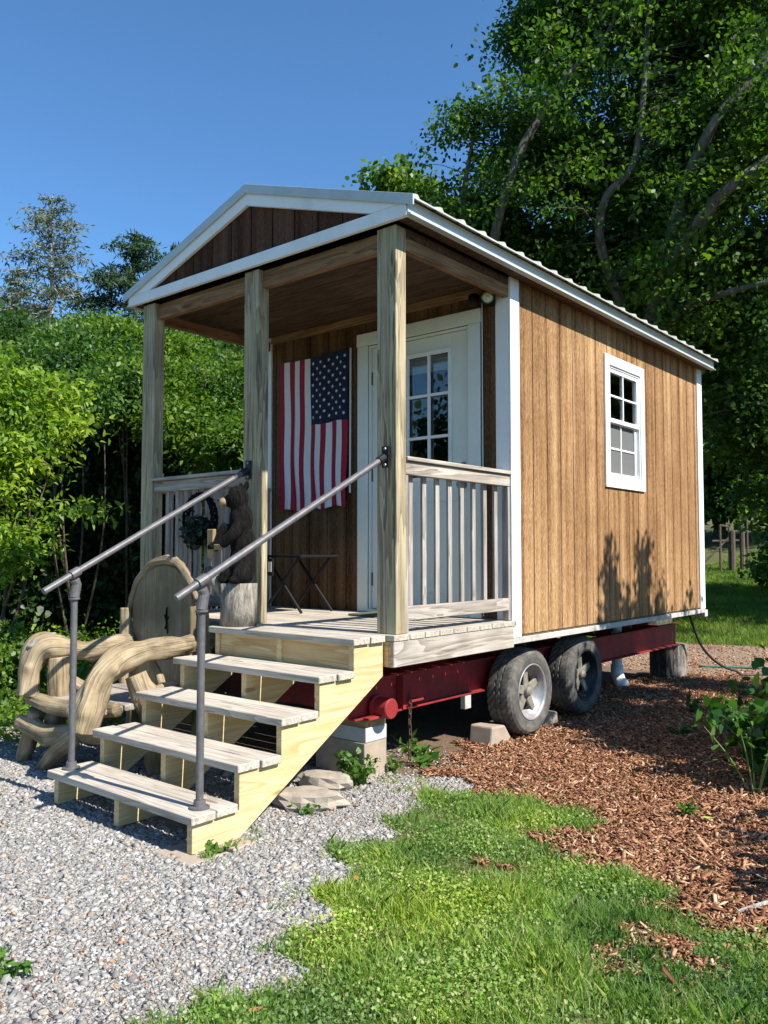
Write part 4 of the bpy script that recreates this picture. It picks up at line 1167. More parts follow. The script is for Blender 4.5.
rock('flat_stone', (2.26, -.50, GZ + .030), (.19, .12, .075), 'rock', 'broad flat grey and rust stone leaning by the foot of the stringer', 'stone', 3, .5)
rock('flat_stone', (2.10, -.20, GZ + .030), (.16, .09, .07), 'rock', 'smaller tan flat stone between the larger stone and the blocks', 'stone', 8, .3)
b = MB(); b.prism([(1.18, GZ - .01), (1.42, GZ - .01), (1.44, GZ + .02), (1.36, GZ + .115), (1.20, GZ + .125)], 'x', 2.12, 2.30)
thing(b, 'wheel_chock', 'conc', (2.2, 1.3, GZ), 'pale concrete chunk wedged in front of the front trailer wheel', 'wheel chock', bevel=.012, seg=2)
b = MB(); b.prism([(1.97, GZ - .01), (2.17, GZ - .01), (2.15, GZ + .09), (2.02, GZ + .10)], 'x', 2.12, 2.28)
thing(b, 'wheel_chock', 'conc', (2.2, 2.07, GZ), 'small concrete chunk lying between the two trailer wheels', 'wheel chock', bevel=.014, seg=2)
# rear support: dark timber and a log round
b = MB(); b.box(1.93, 2.11, 4.80, 4.98, GZ - .01, -.507)
thing(b, 'timber_support', wood('dark_timber', (.02, .016, .012), (.05, .042, .033), (.12, .10, .08), 'Z', fine=50), (2.02, 4.9, GZ), 'dark square timber propping up the rear end of the red beam', 'timber support', bevel=.006)
b = MB(); b.tube([(2.08, 5.13, GZ - .01), (2.09, 5.14, -.50)], [.115, .10], 18, wob=.1)
thing(b, 'log_round', 'stumpbark', (2.08, 5.1, GZ), 'weathered grey log round standing behind the dark timber support', 'log')
# drain pipe
b = MB(); b.tube([(1.88, 4.12, -.16), (1.88, 4.12, -.66)], .05, 18, cap=False); b.tube([(1.88, 4.12, -.64), (1.88, 4.12, -.72), (1.92, 4.09, -.79), (1.97, 4.05, -.81)], [.06, .06, .06, .06], 18)
b.build('drain_pipe', 'pvc', cab, smooth=True)

# ------------------------------------------------------------------ hose and cable
pts, rd = spline([(2.02, 6.0, 0), (2.6, 6.35, 0), (3.3, 6.5, 0), (4.1, 6.75, 0), (5.4, 7.4, 0), (7.0, 7.9, 0)], [.011] * 6)
b = MB(); b.tube([(p.x, p.y, gh(p.x, p.y) + .014) for p in pts], .012, 8); thing(b, 'garden_hose', 'hose', (3, 6.4, GZ), 'green garden hose running along the track behind the cabin', 'hose', smooth=True)
pts, rd = spline([(2.28, 4.99, -.15), (2.29, 5.05, -.28), (2.35, 5.2, -.55), (2.50, 5.45, -.76), (2.75, 5.75, -.815), (3.3, 6.15, -.82), (4.4, 6.75, -.82), (5.5, 7.0, -.82)], [.012] * 8)
b = MB(); b.tube([(p.x, p.y, p.z if p.z > -.8 else gh(p.x, p.y) + .012) for p in pts], .013, 8); thing(b, 'power_cable', 'cable', (2.4, 5.1, GZ), 'black cable drooping from the rear corner of the cabin to the ground', 'cable', smooth=True)

# ------------------------------------------------------------------ driftwood chair
dc = empty('log_chair', (.65, -.6, GZ), 'rustic driftwood chair with slab back and curved log arms beside the steps', 'chair')
# slab back with rounded top
pl = [(.385, -.62), (1.03, -.62), (1.045, -.25), (1.05, .08), (1.03, .20), (.97, .30), (.88, .355), (.77, .375), (.66, .365), (.55, .32), (.46, .24), (.41, .13), (.385, -.1)]
b = MB(); b.prism(pl, 'y', -.325, -.265); bk = b.build('backrest', 'slab', dc, .012, seg=2)
b = MB()
for q in ([(.80, -.331, .10), (.795, -.331, .03), (.81, -.331, -.07)], [(.775, -.331, .05), (.80, -.331, .02), (.825, -.331, .04)], [(.80, -.331, .0), (.785, -.331, -.04)]):
    b.tube(q, [.004, .007, .003][:len(q)], 6)
b.build('crack', 'fur', bk)


def logpart(name, pts, rad, n=26, wob=.22, seed=1, k=12, flat=1.0):
    """a peeled crooked log: swellings, ridges that run with the grain, knots, sawn ends"""
    pts = [Vector(p) + (Vector((noise.noise(Vector((i * 2.1, seed, 0))), noise.noise(Vector((i * 2.1, seed, 5))), noise.noise(Vector((i * 2.1, seed, 9))))) * rad[i] * .22 if 0 < i < len(pts) - 1 else Vector((0, 0, 0))) for i, p in enumerate(pts)]
    p, r = spline(pts, rad, k); b = MB(); b.tube(p, r, n, flat=flat)
    kn = [(rng.uniform(.1, .9) * len(p), rng.uniform(0, 2 * math.pi), rng.uniform(.25, .5)) for _ in range(max(1, len(p) // 14))]
    for i in range(len(p)):
        for j in range(n):
            th = 2 * math.pi * j / n; q = Vector(b.v[i * n + j]); d = q - p[i]; L_ = i * .02
            f = 1 + wob * 1.5 * noise.noise(Vector((math.cos(th) + seed * 3, math.sin(th), L_ * 4 + seed))) + .16 * noise.noise(Vector((math.cos(th + L_ * 1.2) * 4 + seed, math.sin(th + L_ * 1.2) * 4, L_ * 2.2))) + .05 * noise.noise(Vector((math.cos(th) * 11, math.sin(th) * 11 + seed, L_ * 6)))
            for ki, ka, kh in kn:
                da = (th - ka + math.pi) % (2 * math.pi) - math.pi; f += kh * math.exp(-((i - ki) / 2.2) ** 2 - (da / .38) ** 2)
            b.v[i * n + j] = tuple(p[i] + d * f)
    return b.build(name, 'log', dc, smooth=True)


logpart('back_hoop', [(.30, -.27, -.22), (.29, -.28, -.02), (.36, -.29, .16), (.46, -.30, .28), (.60, -.305, .375), (.76, -.305, .405), (.90, -.305, .375), (1.01, -.305, .27), (1.08, -.30, .16)], [.030, .026, .028, .03, .031, .028, .028, .025, .02], seed=2)
logpart('back_stile', [(.37, -.34, -.55), (.375, -.35, -.2), (.36, -.345, .08)], [.05, .045, .035], seed=4)
logpart('back_stile', [(1.04, -.24, -.80), (1.06, -.24, -.3), (1.07, -.25, .12)], [.06, .05, .03], seed=5)
logpart('armrest', [(.42, -.33, -.15), (.38, -.48, -.165), (.36, -.66, -.185), (.36, -.80, -.15), (.345, -.93, -.155), (.325, -1.00, -.27), (.34, -1.03, -.43)], [.064, .066, .062, .076, .095, .072, .068], seed=6, wob=.28, flat=.9)
logpart('armrest', [(1.08, -.34, -.110), (1.08, -.50, -.125), (1.04, -.66, -.135), (1.02, -.82, -.185), (1.03, -.95, -.275), (1.05, -1.02, -.41), (1.04, -1.05, -.55)], [.046, .055, .052, .068, .066, .074, .058], seed=7, wob=.28, flat=1.2)
b = MB(); cf = Matrix.Rotation(R(24), 3, 'X')
b.ball(Vector((.345, -.935, -.094)), (.062, .10, .022), 22, 8, cf, .12, 4); b.build('cut_face', 'rail_y', dc, smooth=True)
logpart('leg', [(.42, -.86, -.20), (.43, -.86, -.45), (.40, -.88, -.62)], [.055, .06, .055], seed=8)
logpart('leg', [(1.02, -.70, -.27), (1.06, -.66, -.42), (1.10, -.62, -.62), (1.10, -.6, -.84)], [.06, .07, .07, .07], seed=9)
logpart('leg', [(.36, -.96, -.52), (.30, -.96, -.66), (.22, -.98, -.84)], [.05, .05, .04], seed=10)
logpart('leg', [(.42, -.3, -.5), (.40, -.3, -.84)], [.06, .06], seed=11)
logpart('leg', [(.86, -.98, -.60), (.70, -1.0, -.70), (.52, -1.0, -.84)], [.045, .05, .045], seed=14)
logpart('stretcher', [(.24, -1.0, -.60), (.5, -.98, -.64), (.8, -.95, -.60), (1.05, -.9, -.60)], [.05, .055, .05, .045], seed=12)
logpart('stretcher', [(.30, -.98, -.44), (.55, -.96, -.47), (.85, -.92, -.47), (1.08, -.86, -.45)], [.04, .045, .045, .04], seed=13)
logpart('brace', [(.93, -.55, -.18), (1.0, -.52, -.32), (1.04, -.5, -.46)], [.022, .026, .022], seed=15)
logpart('brace', [(1.04, -.72, -.40), (1.1, -.55, -.36), (1.14, -.42, -.33), (1.18, -.36, -.34)], [.035, .032, .028, .03], seed=16)
logpart('brace', [(.42, -.80, -.34), (.50, -.66, -.44), (.55, -.58, -.48)], [.035, .04, .03], seed=17)
b = MB()
for i in range(4): b.box(.36, 1.05, -.94 + i * .15, -.80 + i * .15, -.475 + .004 * i, -.435 + .004 * i)
b.build('seat', 'rail', dc, .01, seg=2)

# ------------------------------------------------------------------ carved bear on a stump
be = empty('bear_carving', (1.31, -.165, 0), 'carved black bear with tan muzzle standing on a grey stump at the porch post', 'carving')
b = MB(); b.tube([(1.31, -.165, .001), (1.312, -.165, .13), (1.31, -.163, .262)], [.114, .108, .110], 24, wob=.12, seed=3); b.tube([(1.25, -.20, .19), (1.18, -.235, .27), (1.115, -.26, .345)], [.05, .042, .036], 12, wob=.15, seed=5)
b.build('stump', 'stumpbark', be, smooth=True)
b = MB(); B = Vector((1.325, -.15, 0))
def bb(dx, dy, z, r, rot=None): b.ball(B + Vector((dx * .85, dy * .85, z)), (r[0] * .82, r[1] * .82, r[2]), 16, 10, rot)
bb(0, 0, .38, (.105, .10, .15)); bb(0, .0, .52, (.10, .092, .13)); bb(-.005, -.01, .66, (.095, .09, .11))
bb(-.02, -.03, .79, (.085, .085, .085)); bb(-.075, -.075, .775, (.045, .045, .038))
bb(.045, .0, .875, (.026, .018, .030)); bb(-.055, .03, .868, (.026, .018, .030))
b.tube([B + Vector(p) for p in ((-.07, -.05, .62), (-.12, -.09, .54), (-.13, -.13, .47))], [.045, .038, .032], 10)
b.tube([B + Vector(p) for p in ((.06, -.06, .64), (.05, -.12, .56), (-.02, -.15, .50))], [.045, .038, .032], 10)
bb(-.07, -.07, .32, (.055, .075, .055)); bb(.07, -.07, .32, (.055, .075, .055)); bb(-.075, -.10, .285, (.04, .06, .025)); bb(.06, -.115, .285, (.04, .06, .025))
b.build('bear', 'fur', be, remesh=.009)
b = MB(); b.ball(B + Vector((-.080, -.082, .768)), (.036, .036, .03), 12, 8); b.build('muzzle', 'snout', be, smooth=True)
b = MB(); b.ball(B + Vector((-.103, -.105, .778)), (.012, .012, .010), 8, 6); b.ball(B + Vector((-.078, -.045, .815)), .007, 8, 6); b.ball(B + Vector((-.038, -.088, .815)), .007, 8, 6); b.build('nose', 'plastic', be, smooth=True)
b = MB(); b.box(1.15, 1.21, -.29, -.262, .42, .60); b.box(1.155, 1.29, -.29, -.27, .47, .505); b.build('plaque', 'snout', be, .004)

# dark twig wreath on the rail
wr = empty('wreath', (.73, -.06, .68), 'dark oval twig wreath hanging on the porch railing behind the bear', 'wreath')
b = MB()
for q in range(5):
    ph = q * 1.3; pts = []
    for a in np.linspace(0, 2 * math.pi, 30): pts.append((.73 + (.155 + .014 * math.sin(5 * a + ph)) * math.cos(a), -.02 + .018 * math.sin(4 * a + ph), .685 + (.165 + .014 * math.cos(4 * a + ph)) * math.sin(a)))
    b.tube(pts, .008, 6, cap=False)
for q in range(26):
    a = rng.uniform(0, 6.28); c = Vector((.73 + .155 * math.cos(a), -.02, .685 + .165 * math.sin(a))); d_ = Vector(rng.normal(size=3)); b.tube([c, c + d_.normalized() * .06], [.005, .002], 5)
b.build('ring', 'fur', wr)
Pn = np.array([.73, -.03, .60]) + rng.normal(size=(420, 3)) * np.array([.06, .02, .045]); leaves('greenery', Pn, rng.uniform(.03, .055, 420), leafmat('dark_wreath_leaf', [(.01, .02, .01), (.02, .04, .018)], .1), wr)

# black side table in the porch
tb = empty('side_table', (.8, .85, 0), 'small black folding side table with a white tag beside the wall', 'table')
b = MB(); b.box(.56, 1.02, .66, 1.06, .415, .435); b.build('tabletop', 'plastic', tb, .004)
for yy in (.70, 1.02):
    for s_ in (1, -1):
        b = MB(); b.tube([(.79 + s_ * .2, yy, .014), (.79 - s_ * .17, yy, .41)], .011, 8); b.build('leg', 'plastic', tb)
b = MB(); b.box(.66, .74, .64, .66, .28, .41); b.build('drawer_box', 'plastic', tb, .003)
b = MB(); b.box(.70, .735, .634, .637, .31, .385); b.build('tag', 'tag', tb)

# ------------------------------------------------------------------ fallen leaves and twigs
def fallen(x, y, s, mat, label, yaw):
    z = gh(x, y) + .035; c, sn = math.cos(yaw), math.sin(yaw)
    o = [(0, 0, 0), (.3, .22, .05), (.65, .2, .03), (1, 0, .08), (.65, -.2, .04), (.3, -.22, .06)]
    b = MB(); b.add([(x + s * (p[0] * c - p[1] * sn), y + s * (p[0] * sn + p[1] * c), z + s * p[2]) for p in o] + [(x + s * (.5 * c), y + s * .5 * sn, z - .001)], [(6, i, (i + 1) % 6) for i in range(6)])
    me = thing(b, 'fallen_leaf', mat, (x, y, z), label, 'leaf', 'fallen leaves on the ground')


fallen(3.90, .52, .07, 'greenleaf', 'pale yellow green leaf lying flat on the red mulch', .4)
fallen(3.52, -2.0, .05, 'dryleaf', 'orange dry leaf in the grass at the bottom edge', 1.2)
fallen(3.15, -1.12, .045, 'dryleaf', 'orange dry leaf at the border of gravel and grass', 2.5)


def stick(pts, r, label):
    p, rr = spline([(a, b_, gh(a, b_) + .012 + c_) for a, b_, c_ in pts], r, 4); b = MB(); b.tube(p, rr, 6, wob=.3); thing(b, 'twig', 'palebark', pts[0][:2] + (GZ,), label, 'twig', 'twigs on the mulch')


stick([(4.35, -.42, .01), (4.45, -.25, .02), (4.62, -.12, .01)], [.006, .008, .004], 'short grey twig on the mulch near the grass edge')
stick([(3.35, 1.35, 0.02), (3.42, 1.2, .01), (3.44, 1.08, .0)], [.002, .003, .002], 'thin pale twig sticking up from the middle of the mulch')


# ------------------------------------------------------------------ small plants
def weed(x, y, n_st, h, lf, mat, label, cat='weed', name='weed', spread=.06, leafs=14, group='weeds growing by the cabin'):
    z = gh(x, y); r_ = empty(name, (x, y, z), label, cat, group)
    b = MB(); Ps = []; outs = []
    for i in range(n_st):
        a = rng.uniform(0, 6.28); d_ = Vector((math.cos(a), math.sin(a), 0)) * spread * rng.uniform(.4, 1.3); hh_ = h * rng.uniform(.6, 1.15)
        p0 = Vector((x, y, z)) + d_ * .15; p1 = Vector((x, y, z)) + d_ * .6 + Vector((0, 0, hh_ * .6)); p2 = Vector((x, y, z)) + d_ * 1.3 + Vector((0, 0, hh_))
        b.tube([p0, p1, p2], [.0022, .0018, .0008], 5, cap=False)
        for k in range(leafs):
            s_ = rng.uniform(.15, 1.0); q = p0 * (1 - s_) + p2 * s_ if s_ > .6 else p0.lerp(p1, s_ / .6); Ps.append(q); 
    b.build('stem', 'stem', r_)
    Ps = np.array([list(p) for p in Ps]); leaves('foliage', Ps, rng.uniform(.6, 1.2, len(Ps)) * lf, mat, r_, up=.8, aspect=.3, droop=-.1)
    return r_


weed(2.21, -.03, 14, .15, .035, 'weed', 'bright feathery weed tuft in front of the tan concrete block', spread=.08, leafs=16)
weed(2.07, .03, 7, .16, .05, 'weed', 'taller dark weed against the face of the tan block', spread=.05)
weed(2.17, .30, 4, .08, .035, 'weed', 'tiny weed at the right corner of the concrete blocks')
weed(2.25, .52, 5, .09, .09, 'weed', 'broad pale leaves growing beside the hanging chain', leafs=4)
weed(2.05, .70, 6, .10, .06, 'weed', 'small green weed in the dark gap under the beam', spread=.12, leafs=8)
weed(2.35, -.60, 4, .05, .03, 'weed', 'small weed in the gravel just before the broad flat stone')
weed(2.44, -1.22, 6, .05, .03, 'weed', 'small weed beside the pale paver at the stair foot')
weed(.10, -1.15, 8, .12, .05, 'weed', 'leafy weed in the gravel at the foot of the driftwood chair')
weed(3.15, 2.35, 4, .07, .05, 'darkweed', 'low dark weed in the mulch beside the rear wheel')
weed(3.80, .60, 6, .08, .03, 'weed', 'sparse little weed in the mulch near the leafy plant')
weed(2.95, 3.2, 5, .10, .05, 'darkweed', 'little weed in the shaded mulch towards the rear of the cabin')
weed(.9, -1.5, 3, .04, .02, 'weed', 'single tiny weed in the gravel in front of the steps')
weed(2.75, -2.3, 7, .06, .03, 'weed', 'small grass-like weed in the gravel at the lower left edge')


def bigplant(x, y, h, n_st, lf, mat, label, spread, seed=0, leafs=22, name='leafy_plant', cat='plant', asp=.42):
    z = gh(x, y); r_ = empty(name, (x, y, z), label, cat); b = MB(); Ps = []
    for i in range(n_st):
        a = i * 2.399 + seed; d_ = Vector((math.cos(a), math.sin(a), 0)) * spread * rng.uniform(.3, 1.2); hh_ = h * rng.uniform(.55, 1.1)
        p, rr = spline([Vector((x, y, z)) + d_ * .1, Vector((x, y, z)) + d_ * .45 + Vector((0, 0, hh_ * .5)), Vector((x, y, z)) + d_ + Vector((0, 0, hh_))], [.005, .004, .0015], 5)
        b.tube(p, rr, 6, cap=False)
        for k in range(leafs):
            q = p[min(len(p) - 1, int(rng.uniform(.3, 1) * len(p)))]; Ps.append(q + Vector(rng.normal(size=3) * lf * .5))
    b.build('stem', 'stem', r_); Ps = np.array([list(p) for p in Ps]); leaves('foliage', Ps, rng.uniform(.6, 1.2, len(Ps)) * lf, mat, r_, up=1.2, aspect=asp, droop=.1)
    return r_


bigplant(4.06, 1.44, .46, 22, .080, 'darkweed', 'bushy leafy plant with bare stalks growing in mulch at the right edge', .42, leafs=46, asp=.42)
bigplant(3.97, 1.17, .46, 6, .06, 'weed', 'light green gangly stalks in front of the bushy plant', .22, seed=1.1, leafs=9, asp=.2)
bigplant(4.05, 2.2, .5, 20, .095, 'darkweed', 'dark broad-leaved plant behind the bushy plant at the right edge', .45, leafs=36, asp=.45)


# ------------------------------------------------------------------ shrubs and trees
def shrub(base, lobes, n_cl, per, cl_r, lsz, mat, label, name='shrub', cat='shrub', group=None, gap=-.45, seed=0, stems=5, frac=.35, aspect=.42, trunk='twig', shell=.5, up=.55, stem_r=.02, flat=.42, fs=1.1):
    r_ = empty(name, base, label, cat, group)
    cs, P, out = crown_points(lobes, n_cl, per, cl_r, shell, gap, seed, flat, fs)
    leaves('crown', P, lsz * rng.uniform(.6, 1.25, len(P)), mat, r_, out=out, up=up, aspect=aspect)
    b = MB(); nodes = []
    for i in range(stems):
        c, r = lobes[i % len(lobes)]
        rz = r[2] if hasattr(r, '__len__') else r
        tgt = Vector(c) + Vector((0, 0, rz * .4)); o0 = Vector(base) + Vector((rng.uniform(-.15, .15), rng.uniform(-.15, .15), -.05))
        mid = o0.lerp(tgt, .5) + Vector(rng.normal(size=3) * .12)
        p, rr = spline([o0, mid, tgt], [stem_r, stem_r * .65, stem_r * .2], 6); b.tube(p, rr, 8, cap=False, wob=.15, seed=i); nodes += p[2:]
    branches(b, cs, nodes, .014, frac); b.build('trunk', trunk, r_)
    return r_


def PX(px, py, fwd):
    """a spot at FWD metres whose bearing and height were read from the photograph"""
    return (*C(fwd, (px - 384) / 825 * fwd)[:2], CAM[2] + (550 - py) / 825 * fwd)


# near left shrub reaching over the gravel, large bright leaves
def base_at(px, fwd): 
    p = C(fwd, (px - 384) / 825 * fwd); return (p.x, p.y, gh(p.x, p.y))


mpx = lambda r, fwd: r / 825 * fwd
f_ = 8.0
shrub(base_at(-20, f_), [(PX(22, 440, f_), .52), (PX(50, 480, 7.8), .36), (PX(-20, 500, f_), .7), (PX(-40, 410, f_), .7), (PX(8, 545, 7.6), .34), (PX(30, 395, 8.3), .45), (PX(5, 372, 8.6), .42)],
      330, 90, .22, .078, 'near_leaf', 'tall bright green shrub at the left edge, nearest to the gravel', gap=-.05, fs=2.2, seed=1, stems=6, aspect=.23, flat=.32, up=1.0, shell=.4)
f_ = 7.0
shrub(base_at(-12, f_), [(PX(-5, 655, f_), .34), (PX(8, 700, 6.9), .26), (PX(-35, 680, f_), .4)], 130, 46, .12, .045, 'shrub_leaf', 'low small-leaved bush at the left edge beside the log chair', gap=-.4, seed=5, stems=4, stem_r=.015)
# mass behind
specs = [   # base px, metres; lobes (px, py, radius px, metres); leaf; label; clumps
    ((75, 11.0), [(75, 372, 34, 10.6), (100, 395, 30, 10.2), (60, 400, 36, 10.4), (95, 350, 26, 11.2), (45, 352, 30, 11), (70, 338, 18, 11.4), (20, 335, 16, 11.2)], 'mid_leaf', 'rounded green shrub right behind the nearest left shrub', 300),
    ((140, 11.6), [(120, 338, 24, 11.4), (145, 325, 12, 11.6), (100, 330, 12, 11.6), (135, 372, 30, 10.8), (125, 400, 24, 10.5), (150, 350, 22, 12), (105, 365, 22, 11), (160, 385, 26, 11)], 'shrub_leaf', 'bushy shrub left of the left porch post', 280),
    ((205, 11.0), [(180, 355, 26, 11.2), (205, 375, 34, 10.8), (230, 390, 32, 10.8), (190, 405, 28, 10.5), (225, 352, 24, 11.6), (205, 420, 22, 10.4), (240, 440, 20, 10.2), (236, 478, 14, 10)], 'shrub_leaf', 'yellow green shrub seen between the left and middle porch posts', 340),
    ((20, 13.5), [(10, 360, 45, 13.5), (40, 385, 50, 13.2), (-30, 400, 70, 13), (25, 335, 20, 14), (5, 318, 14, 13.5)], 'back_leaf', 'larger shrub behind the left edge shrub', 260),
    ((270, 13.0), [(250, 385, 50, 13), (290, 380, 50, 13), (260, 460, 60, 13)], 'back_leaf', 'shrub half hidden behind the porch wall and middle post', 260),
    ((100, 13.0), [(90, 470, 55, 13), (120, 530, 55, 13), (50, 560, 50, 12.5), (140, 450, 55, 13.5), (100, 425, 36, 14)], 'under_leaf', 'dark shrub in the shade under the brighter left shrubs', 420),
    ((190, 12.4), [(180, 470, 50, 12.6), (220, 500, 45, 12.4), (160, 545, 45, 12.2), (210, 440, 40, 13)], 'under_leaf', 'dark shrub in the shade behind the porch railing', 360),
]
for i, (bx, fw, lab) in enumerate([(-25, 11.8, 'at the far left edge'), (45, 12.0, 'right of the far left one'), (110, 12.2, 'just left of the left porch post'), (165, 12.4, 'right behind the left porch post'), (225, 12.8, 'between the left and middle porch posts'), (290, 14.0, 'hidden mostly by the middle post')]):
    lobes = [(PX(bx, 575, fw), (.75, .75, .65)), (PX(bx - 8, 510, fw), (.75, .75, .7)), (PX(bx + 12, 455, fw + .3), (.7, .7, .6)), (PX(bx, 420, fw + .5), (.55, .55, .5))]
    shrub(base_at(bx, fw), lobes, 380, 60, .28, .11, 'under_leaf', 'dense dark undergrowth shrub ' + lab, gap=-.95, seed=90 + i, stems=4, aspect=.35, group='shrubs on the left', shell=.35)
for i, ((bx, fw), lb, mt, lab, ncl) in enumerate(specs):
    lobes = [(PX(a, b_, f2 + random.uniform(-.3, .3)), (mpx(r, fw), mpx(r, fw), mpx(r, fw) * .8)) for a, b_, r, f2 in lb]
    shrub(base_at(bx, fw), lobes, ncl, 100, .27, .074, mt, lab, gap=-.02, fs=2.3, seed=10 + i * 3, stems=5, aspect=.24, group='shrubs on the left', shell=.42, flat=.36, up=.9)

# trees on the right: limbs traced as places in space
def bigtree(name, label, base, limbs, lobes, n_cl, per, cl_r, lsz, mat='maple_leaf', gap=-.3, seed=0, trunk='bark', frac=.5, shell=.45, cat='tree', group=None, up=.6, aspect=.46, flat=.42, fs=1.1, along=0):
    r_ = empty(name, base, label, cat, group)
    b = MB(); nodes = []
    for k, (pts, r0, r1) in enumerate(limbs):
        n_ = len(pts); rd_ = [r0 + (r1 - r0) * i / (n_ - 1) for i in range(n_)]
        p, rr = spline(pts, rd_, 5); b.tube(p, rr, 12, cap=False, wob=.16, seed=seed + k); nodes += p[len(p) // 4:]
    cs, P, out = crown_points(lobes, n_cl, per, cl_r, shell, gap, seed, flat, fs)
    if along:      # sprays that hang on the limbs themselves
        nd = np.array([list(p) for p in nodes]); nd = nd[nd[:, 2] > 3.2]
        c2 = nd[rng.integers(0, len(nd), along)] + rng.normal(size=(along, 3)) * .45; k2 = np.repeat(np.arange(along), per // 2)
        g2 = np.clip(rng.normal(size=(len(k2), 3)) * .5, -.8, .8)
        P = np.concatenate([P, c2[k2] + g2 * cl_r * np.array([1, 1, .4])]); out = np.concatenate([out, unit(g2) * .8]); cs = np.concatenate([cs, c2])
    branches(b, cs, nodes, .013, frac)
    b.build('trunk', trunk, r_, smooth=True)
    leaves('crown', P, lsz * rng.uniform(.6, 1.25, len(P)), mat, r_, out=out, up=up, aspect=aspect)
    return r_


fb = 13.0
b0 = base_at(650, fb)
def lob(px, py, r, fw): return (PX(px, py, fw), (mpx(r, fw), mpx(r, fw), mpx(r, fw) * .85))
fk = PX(648, 345, fb)
limbs = [([b0, PX(648, 450, fb), fk], .30, .22),
         ([fk, PX(664, 290, 12.2), PX(684, 248, 11.6), PX(722, 193, 11.1), PX(770, 154, 10.8), PX(850, 110, 10.6)], .15, .05),
         ([fk, PX(690, 305, 12), PX(730, 288, 11.4), PX(790, 272, 11)], .075, .03),
         ([PX(668, 275, 12), PX(690, 180, 11.6), PX(727, 104, 11.2), PX(768, 57, 11), PX(820, -40, 11)], .10, .04),
         ([fk, PX(625, 300, 13), PX(604, 235, 12.6), PX(610, 190, 12.4), PX(640, 150, 12.2), PX(652, 60, 12.4), PX(660, -60, 12.6)], .09, .035)]
lobes = [lob(690, 40, 75, 13.5), lob(660, 160, 80, 14), lob(735, 120, 75, 13), lob(790, 60, 90, 12.5), lob(735, 240, 65, 13.5), lob(800, 220, 85, 13), lob(745, 340, 62, 13), lob(720, 410, 42, 14.5),
         lob(810, 400, 80, 13), lob(640, -80, 90, 14), lob(760, -90, 110, 13), lob(880, 150, 120, 12.5), lob(640, 260, 62, 15), lob(700, 300, 60, 15.5), lob(760, 450, 40, 14), lob(770, 500, 30, 15)]
bigtree('maple_tree', 'large dark green tree with leaning grey limbs behind the rear of the cabin', b0, limbs, lobes, 1480, 135, .42, .092, seed=3, gap=.15, fs=1.8, along=200, aspect=.34, up=.9, shell=.38)
b1 = base_at(497, 14.5)
fk = PX(497, 300, 14.5)
limbs = [([b1, PX(495, 430, 14.5), fk], .2, .14),
         ([fk, PX(496, 234, 13.2), PX(519, 151, 12.9), PX(545, 104, 12.8), PX(576, 57, 12.8), PX(613, 20, 12.9), PX(640, -60, 13)], .09, .03),
         ([fk, PX(470, 240, 14.2), PX(465, 190, 14), PX(475, 130, 14)], .09, .03),
         ([fk, PX(540, 260, 14.8), PX(585, 210, 15), PX(600, 130, 15)], .10, .04)]
lobes = [lob(545, 130, 62, 14.3), lob(505, 205, 60, 14.3), lob(575, 45, 62, 14.5), lob(600, 160, 65, 15), lob(478, 110, 18, 14), lob(470, 72, 13, 14), lob(468, 210, 38, 14.5), lob(560, 250, 60, 15.5), lob(590, -50, 60, 14.5), lob(520, 90, 30, 14.2), lob(600, 330, 60, 16), lob(540, 30, 28, 14.3), lob(440, 220, 28, 15)]
bigtree('maple_tree', 'dark green tree rising over the middle of the cabin roof, left of the larger tree', b1, limbs, lobes, 800, 130, .40, .092, seed=21, gap=.14, fs=1.8, along=130, aspect=.34, up=.9, shell=.38)
f_ = 18
bigtree('sapling', 'pale green young tree peeping over the porch roof corner', base_at(405, f_), [([base_at(405, f_), PX(406, 300, f_), PX(405, 190, f_)], .06, .02)],
        [lob(392, 175, 16, f_), lob(410, 190, 20, f_), lob(425, 180, 13, f_), lob(385, 165, 9, f_)], 46, 40, .3, .13, 'sap_leaf', seed=31, frac=1, trunk='twig')

# distant trees that close the view
def far_tree(px, fwd, top, width, label, mat='back_leaf', seed=0, n=420, name='broadleaf_tree', lo=560):
    bs = base_at(px, fwd); zt = PX(px, top, fwd)[2]; w_ = mpx(width, fwd); h_ = zt - bs[2]; lobes = []
    rs = np.random.default_rng(seed)
    for i in range(9):
        a = rs.uniform(0, 6.28); v = rs.uniform(.22, .85); rad = w_ * .5 * math.sin(math.pi * min(.95, v * .8 + .15))
        lobes.append(((bs[0] + math.cos(a) * rad, bs[1] + math.sin(a) * rad, bs[2] + h_ * v), (w_ * .42, w_ * .42, h_ * .17)))
    lobes.append(((bs[0], bs[1], bs[2] + h_ * .8), (w_ * .35, w_ * .35, h_ * .2)))
    return bigtree(name, label, bs, [([bs, (bs[0], bs[1], bs[2] + h_ * .45), (bs[0] + .2, bs[1], bs[2] + h_ * .85)], .03 * h_, .008 * h_)], lobes, n, 60, w_ * .12, .02 * w_ + .10, mat, seed=seed, gap=-.6, frac=.15, shell=.5, group='trees closing the view')


far_tree(720, 38, 330, 170, 'tall tree beyond the lawn seen past the rear corner of the cabin', seed=41)
far_tree(800, 34, 360, 170, 'tree beyond the lawn at the right edge of the view', seed=42)
far_tree(640, 40, 320, 190, 'tall tree far behind the middle of the cabin', seed=43)
far_tree(560, 36, 330, 160, 'tree far behind the cabin roof', seed=44)
far_tree(470, 36, 360, 150, 'tree behind the cabin between roof and porch', seed=45)
far_tree(300, 22, 315, 170, 'round tree behind the porch', seed=46)
far_tree(225, 20, 318, 120, 'round tree beyond the shrubs between the porch posts', seed=47)
far_tree(112, 21, 318, 110, 'small grey green tree beyond the left shrubs below the conifers', seed=48)
far_tree(-10, 20, 300, 120, 'tree beyond the shrubs at the far left edge', seed=49)
